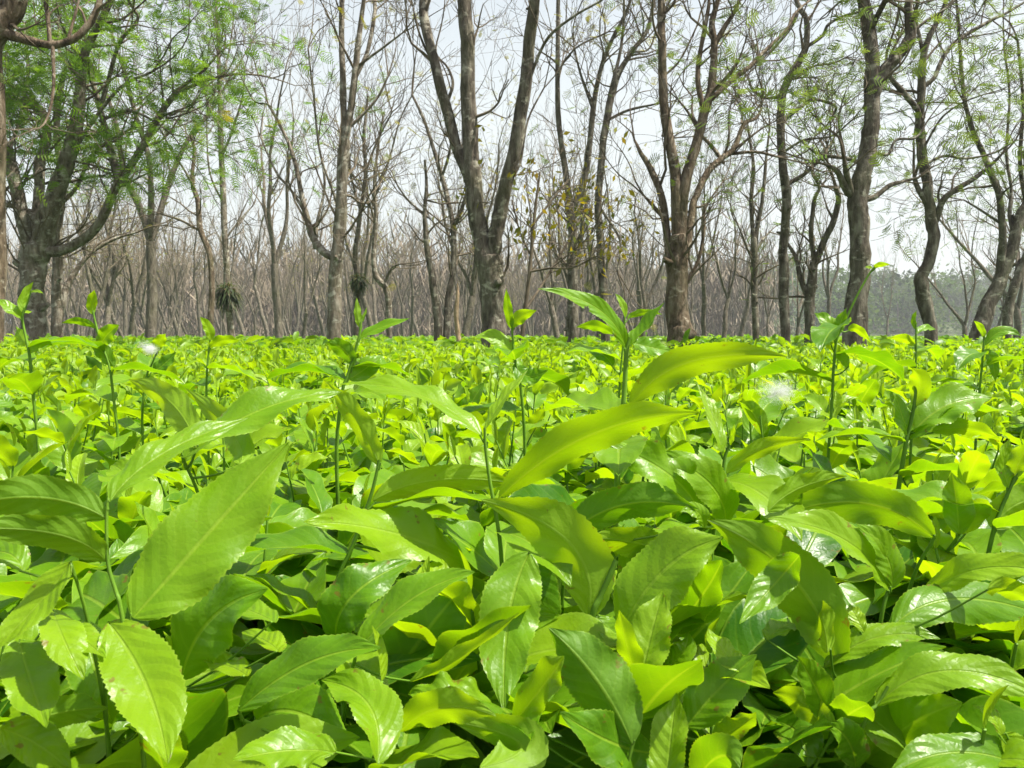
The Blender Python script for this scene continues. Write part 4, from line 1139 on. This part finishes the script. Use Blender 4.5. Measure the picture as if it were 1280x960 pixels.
# ---- everything else of the tea as one mass
def scatter(mbx, template, pos, yaw, tx, ty, sc, tone_add=None, mat=0):
    """template: (verts, faces, uv, tone per face); every copy turned, tilted, scaled"""
    v, f, uv, tn = template
    n = len(pos)
    cy_, sy_ = np.cos(yaw), np.sin(yaw)
    cx_, sx_ = np.cos(tx), np.sin(tx)
    X = v[None, :, 0] * cy_[:, None] - v[None, :, 1] * sy_[:, None]
    Y = v[None, :, 0] * sy_[:, None] + v[None, :, 1] * cy_[:, None]
    Z = np.repeat(v[None, :, 2], n, 0)
    Y, Z = Y * cx_[:, None] - Z * sx_[:, None], Y * sx_[:, None] + Z * cx_[:, None]
    c2, s2 = np.cos(ty), np.sin(ty)
    X, Z = X * c2[:, None] + Z * s2[:, None], -X * s2[:, None] + Z * c2[:, None]
    V = np.stack([X, Y, Z], -1) * np.asarray(sc)[:, None, None] + pos[:, None]
    F = f[None] + (np.arange(n) * len(v))[:, None, None]
    T = np.tile(tn, n) if tone_add is None else np.clip(tn[None] + tone_add[:, None], 0, 1).ravel()
    U = np.tile(uv.reshape(1, -1, 2), (n, 1, 1))
    mbx.add(V.reshape(-1, 3), F.reshape(-1, f.shape[1]), T, U, mat)

def wedge(n, y0, y1, r2, extra=.25):
    y = np.sqrt(r2.uniform(y0 ** 2, y1 ** 2, n))
    return r2.uniform(-1, 1, n) * (.68 * y + extra), y

def shoot_template(seed, n, nu, tall=False):
    Ps, rs, geo, gb = proto_shoot(seed, n, nu, 0, tall=tall)
    m = MB(); tube(m, Ps[::3], rs[::3], 4, cap=False)
    for (v, f, uv), tn in geo:
        m.add(v, f, tn, uv)
    m.add(gb[0], gb[1], .9, gb[2])
    return np.concatenate(m.V), np.concatenate(m.F), np.concatenate(m.UV), np.concatenate(m.T)

r_ = np.random.default_rng(21)
tea = MB()
# side and rear bushes just out of frame and those from 2 m outward, as whole shoots
def put_shoots(n, x, y, temps, hfun):
    k = r_.integers(0, len(temps), n)
    for i, tp in enumerate(temps):
        s = k == i
        m = int(s.sum())
        sc = r_.uniform(1.0, 1.4, m)
        pos = np.stack([x[s], y[s], hfun(x[s], y[s], m) - .2 * sc], -1)
        scatter(tea, tp, pos, r_.uniform(0, 6.28, m), r_.normal(0, .14, m), r_.normal(0, .14, m), sc, r_.normal(0, .1, m))
T_MID = [shoot_template(300 + i, 11, 4) for i in range(7)]
T_TALL = [shoot_template(320 + i, 11, 4, True) for i in range(4)]
T_LOW = [shoot_template(340 + i, 6, 2) for i in range(6)]
x, y = wedge(560, 2.1, 4.0, r_)
put_shoots(560, x, y, T_MID, lambda a, b, m: canopy(a, b) + r_.normal(0, .014, m))
x, y = wedge(36, 2.1, 4.5, r_)
put_shoots(36, x, y, T_TALL, lambda a, b, m: canopy(a, b) + r_.uniform(.03, .085, m))
x, y = wedge(2100, 3.9, 8.5, r_)
put_shoots(2100, x, y, T_LOW, lambda a, b, m: canopy(a, b) + r_.normal(0, .016, m) + .06 * (r_.random(m) < .08))
# beside and behind the camera, for stray light and a step aside
nx = 330
x = r_.uniform(-2.2, 2.2, nx); y = r_.uniform(-.9, 2.1, nx)
s = (np.abs(x) > .68 * np.maximum(y, 0) + .06) & ~((np.abs(x) < .3) & (y < .25))
put_shoots(int(s.sum()), x[s], y[s], T_MID, lambda a, b, m: canopy(a, b) - .03 + r_.normal(0, .014, m))
# single leaves: old dark leaves deep in the near bushes, then the far field
def leaf_template(seed, n, nu, L=.09, fold=.35, droop=.6, tone=.5):
    v, f, uv = free_leaf(np.zeros(3), math.pi / 2, .25, L, L * .42, droop, n, nu, seed, fold)
    return v, f, uv, np.full(len(f), tone)
T_OLD = [leaf_template(400 + i, 17, 4, .1, .25, .3 + .2 * i, .38) for i in range(5)]
def put_leaves(n, x, y, temps, zfun, tj, sc0, tilt=.5, mat=0):
    k = r_.integers(0, len(temps), n)
    for i, tp in enumerate(temps):
        s = k == i; m = int(s.sum())
        pos = np.stack([x[s], y[s], zfun(x[s], y[s], m)], -1)
        scatter(tea, tp, pos, r_.uniform(0, 6.28, m), r_.normal(0, tilt, m), r_.normal(0, tilt, m), r_.uniform(*sc0, m), r_.normal(0, tj, m), mat)
x, y = wedge(4200, .37, 2.2, r_, .12)
put_leaves(4200, x, y, T_OLD, lambda a, b, m: canopy(a, b) - r_.uniform(.07, .24, m) - .05 * np.clip((.8 - b) / .5, 0, 1), .15, (.8, 1.15), .45, 1)
x, y = wedge(1000, .37, .75, r_, .06)
put_leaves(1000, x, y, T_OLD, lambda a, b, m: canopy(a, b) - r_.uniform(.05, .13, m) - .06 * np.clip((.8 - b) / .5, 0, 1), .15, (.8, 1.1), .4, 1)
x, y = wedge(2500, 2.2, 7, r_)
put_leaves(2500, x, y, T_OLD, lambda a, b, m: canopy(a, b) - r_.uniform(.06, .16, m), .15, (.9, 1.3))
T_FAR = [leaf_template(420 + i, 4, 2, .095, .4,   .5 + .2 * i, .52) for i in range(5)]
x, y = wedge(19000, 8, 26, r_, .5)
put_leaves(19000, x, y, T_FAR, lambda a, b, m: canopy(a, b) + r_.normal(-.02, .026, m), .19, (1.4, 2.3), .42)
x, y = wedge(52000, 25, 185, r_, 1)
put_leaves(52000, x, y, T_FAR, lambda a, b, m: canopy(a, b) + r_.normal(-.01, .03, m), .13, (2.2, 3.8), .35)
# dark lower skin of the far bushes
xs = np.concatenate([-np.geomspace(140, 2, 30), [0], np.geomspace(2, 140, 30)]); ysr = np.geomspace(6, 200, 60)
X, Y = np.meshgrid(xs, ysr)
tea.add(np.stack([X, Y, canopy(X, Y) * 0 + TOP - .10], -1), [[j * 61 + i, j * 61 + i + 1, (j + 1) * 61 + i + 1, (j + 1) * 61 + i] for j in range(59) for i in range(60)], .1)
tag(tea.build('tea_foliage', [M_TEAFAR, M_TEA]), kind='stuff')
# woody branches inside the near bushes
wood = MB()
for k in range(170):
    x, y = wedge(1, .3, 2.4, r_, .2)
    p = np.array([x[0], y[0], r_.uniform(.1, .4)])
    d = unit(np.array([r_.normal(0, .35), r_.normal(0, .35), 1]))
    P = [p]
    for j in range(4):
        d = unit(d + r_.normal(0, .22, 3)); P.append(P[-1] + d * .1)
    zmax = TOP - .1 - .08 * max(0, (.9 - y[0]))
    P = [q for q in P if q[2] < zmax]
    if len(P) > 2:
        Ps, rs = smooth_path(P, np.linspace(.006, .002, len(P)), 2)
        tube(wood, Ps, rs, 5)
tag(wood.build('undergrowth', M_WOOD), kind='stuff')

# wisps of white floss caught on the leaves
def floss(px, py, D, rad, label, seed):
    r2 = np.random.default_rng(seed)
    c = at(px, py, D)
    m = MB()
    lumps = r2.normal(0, rad * .55, (5, 3))
    for k in range(1100):
        p = r2.normal(0, rad * .24, 3) * np.array([1.3, .7, .8]) + (lumps[k % 5] if k % 2 else 0)
        d = unit(r2.normal(0, 1, 3))
        P = [p]
        for j in range(4):
            d = unit(d + r2.normal(0, .7, 3)); P.append(P[-1] + d * rad * .15)
        tube(m, P, np.full(5, .000028), 3, cap=False)
    o = m.build('seed_floss', M_FLOSS)
    o.location = c
    tag(o, label, 'seed floss', 'wisps of floss caught on the tea leaves')
floss(976, 491, .70, .015, 'larger white wisp of fluff caught above leaves, right of centre', 1)
floss(188, 437, .95, .010, 'small white wisp of fluff at left beside the rounded tip leaf', 2)

# ------------------------------------------------------------------ haze
hz = MB()
x0, x1, y0, y1, z0, z1 = -450, 500, -30, 560, -1, 26
V = [(x0, y0, z0), (x1, y0, z0), (x1, y1, z0), (x0, y1, z0), (x0, y0, z1), (x1, y0, z1), (x1, y1, z1), (x0, y1, z1)]
hz.add(V, [[0, 3, 2, 1], [4, 5, 6, 7], [0, 1, 5, 4], [1, 2, 6, 5], [2, 3, 7, 6], [3, 0, 4, 7]])
m, nt, N, L = nodes('haze')
out = N('OutputMaterial')
pv = N('VolumePrincipled')
pv.inputs['Color'].default_value = (.92, .95, 1, 1)
pv.inputs['Density'].default_value = .0008
pv.inputs['Anisotropy'].default_value = .2
L(pv.outputs[0], out.inputs['Volume'])
tag(hz.build('haze', m, smooth=False), kind='stuff')
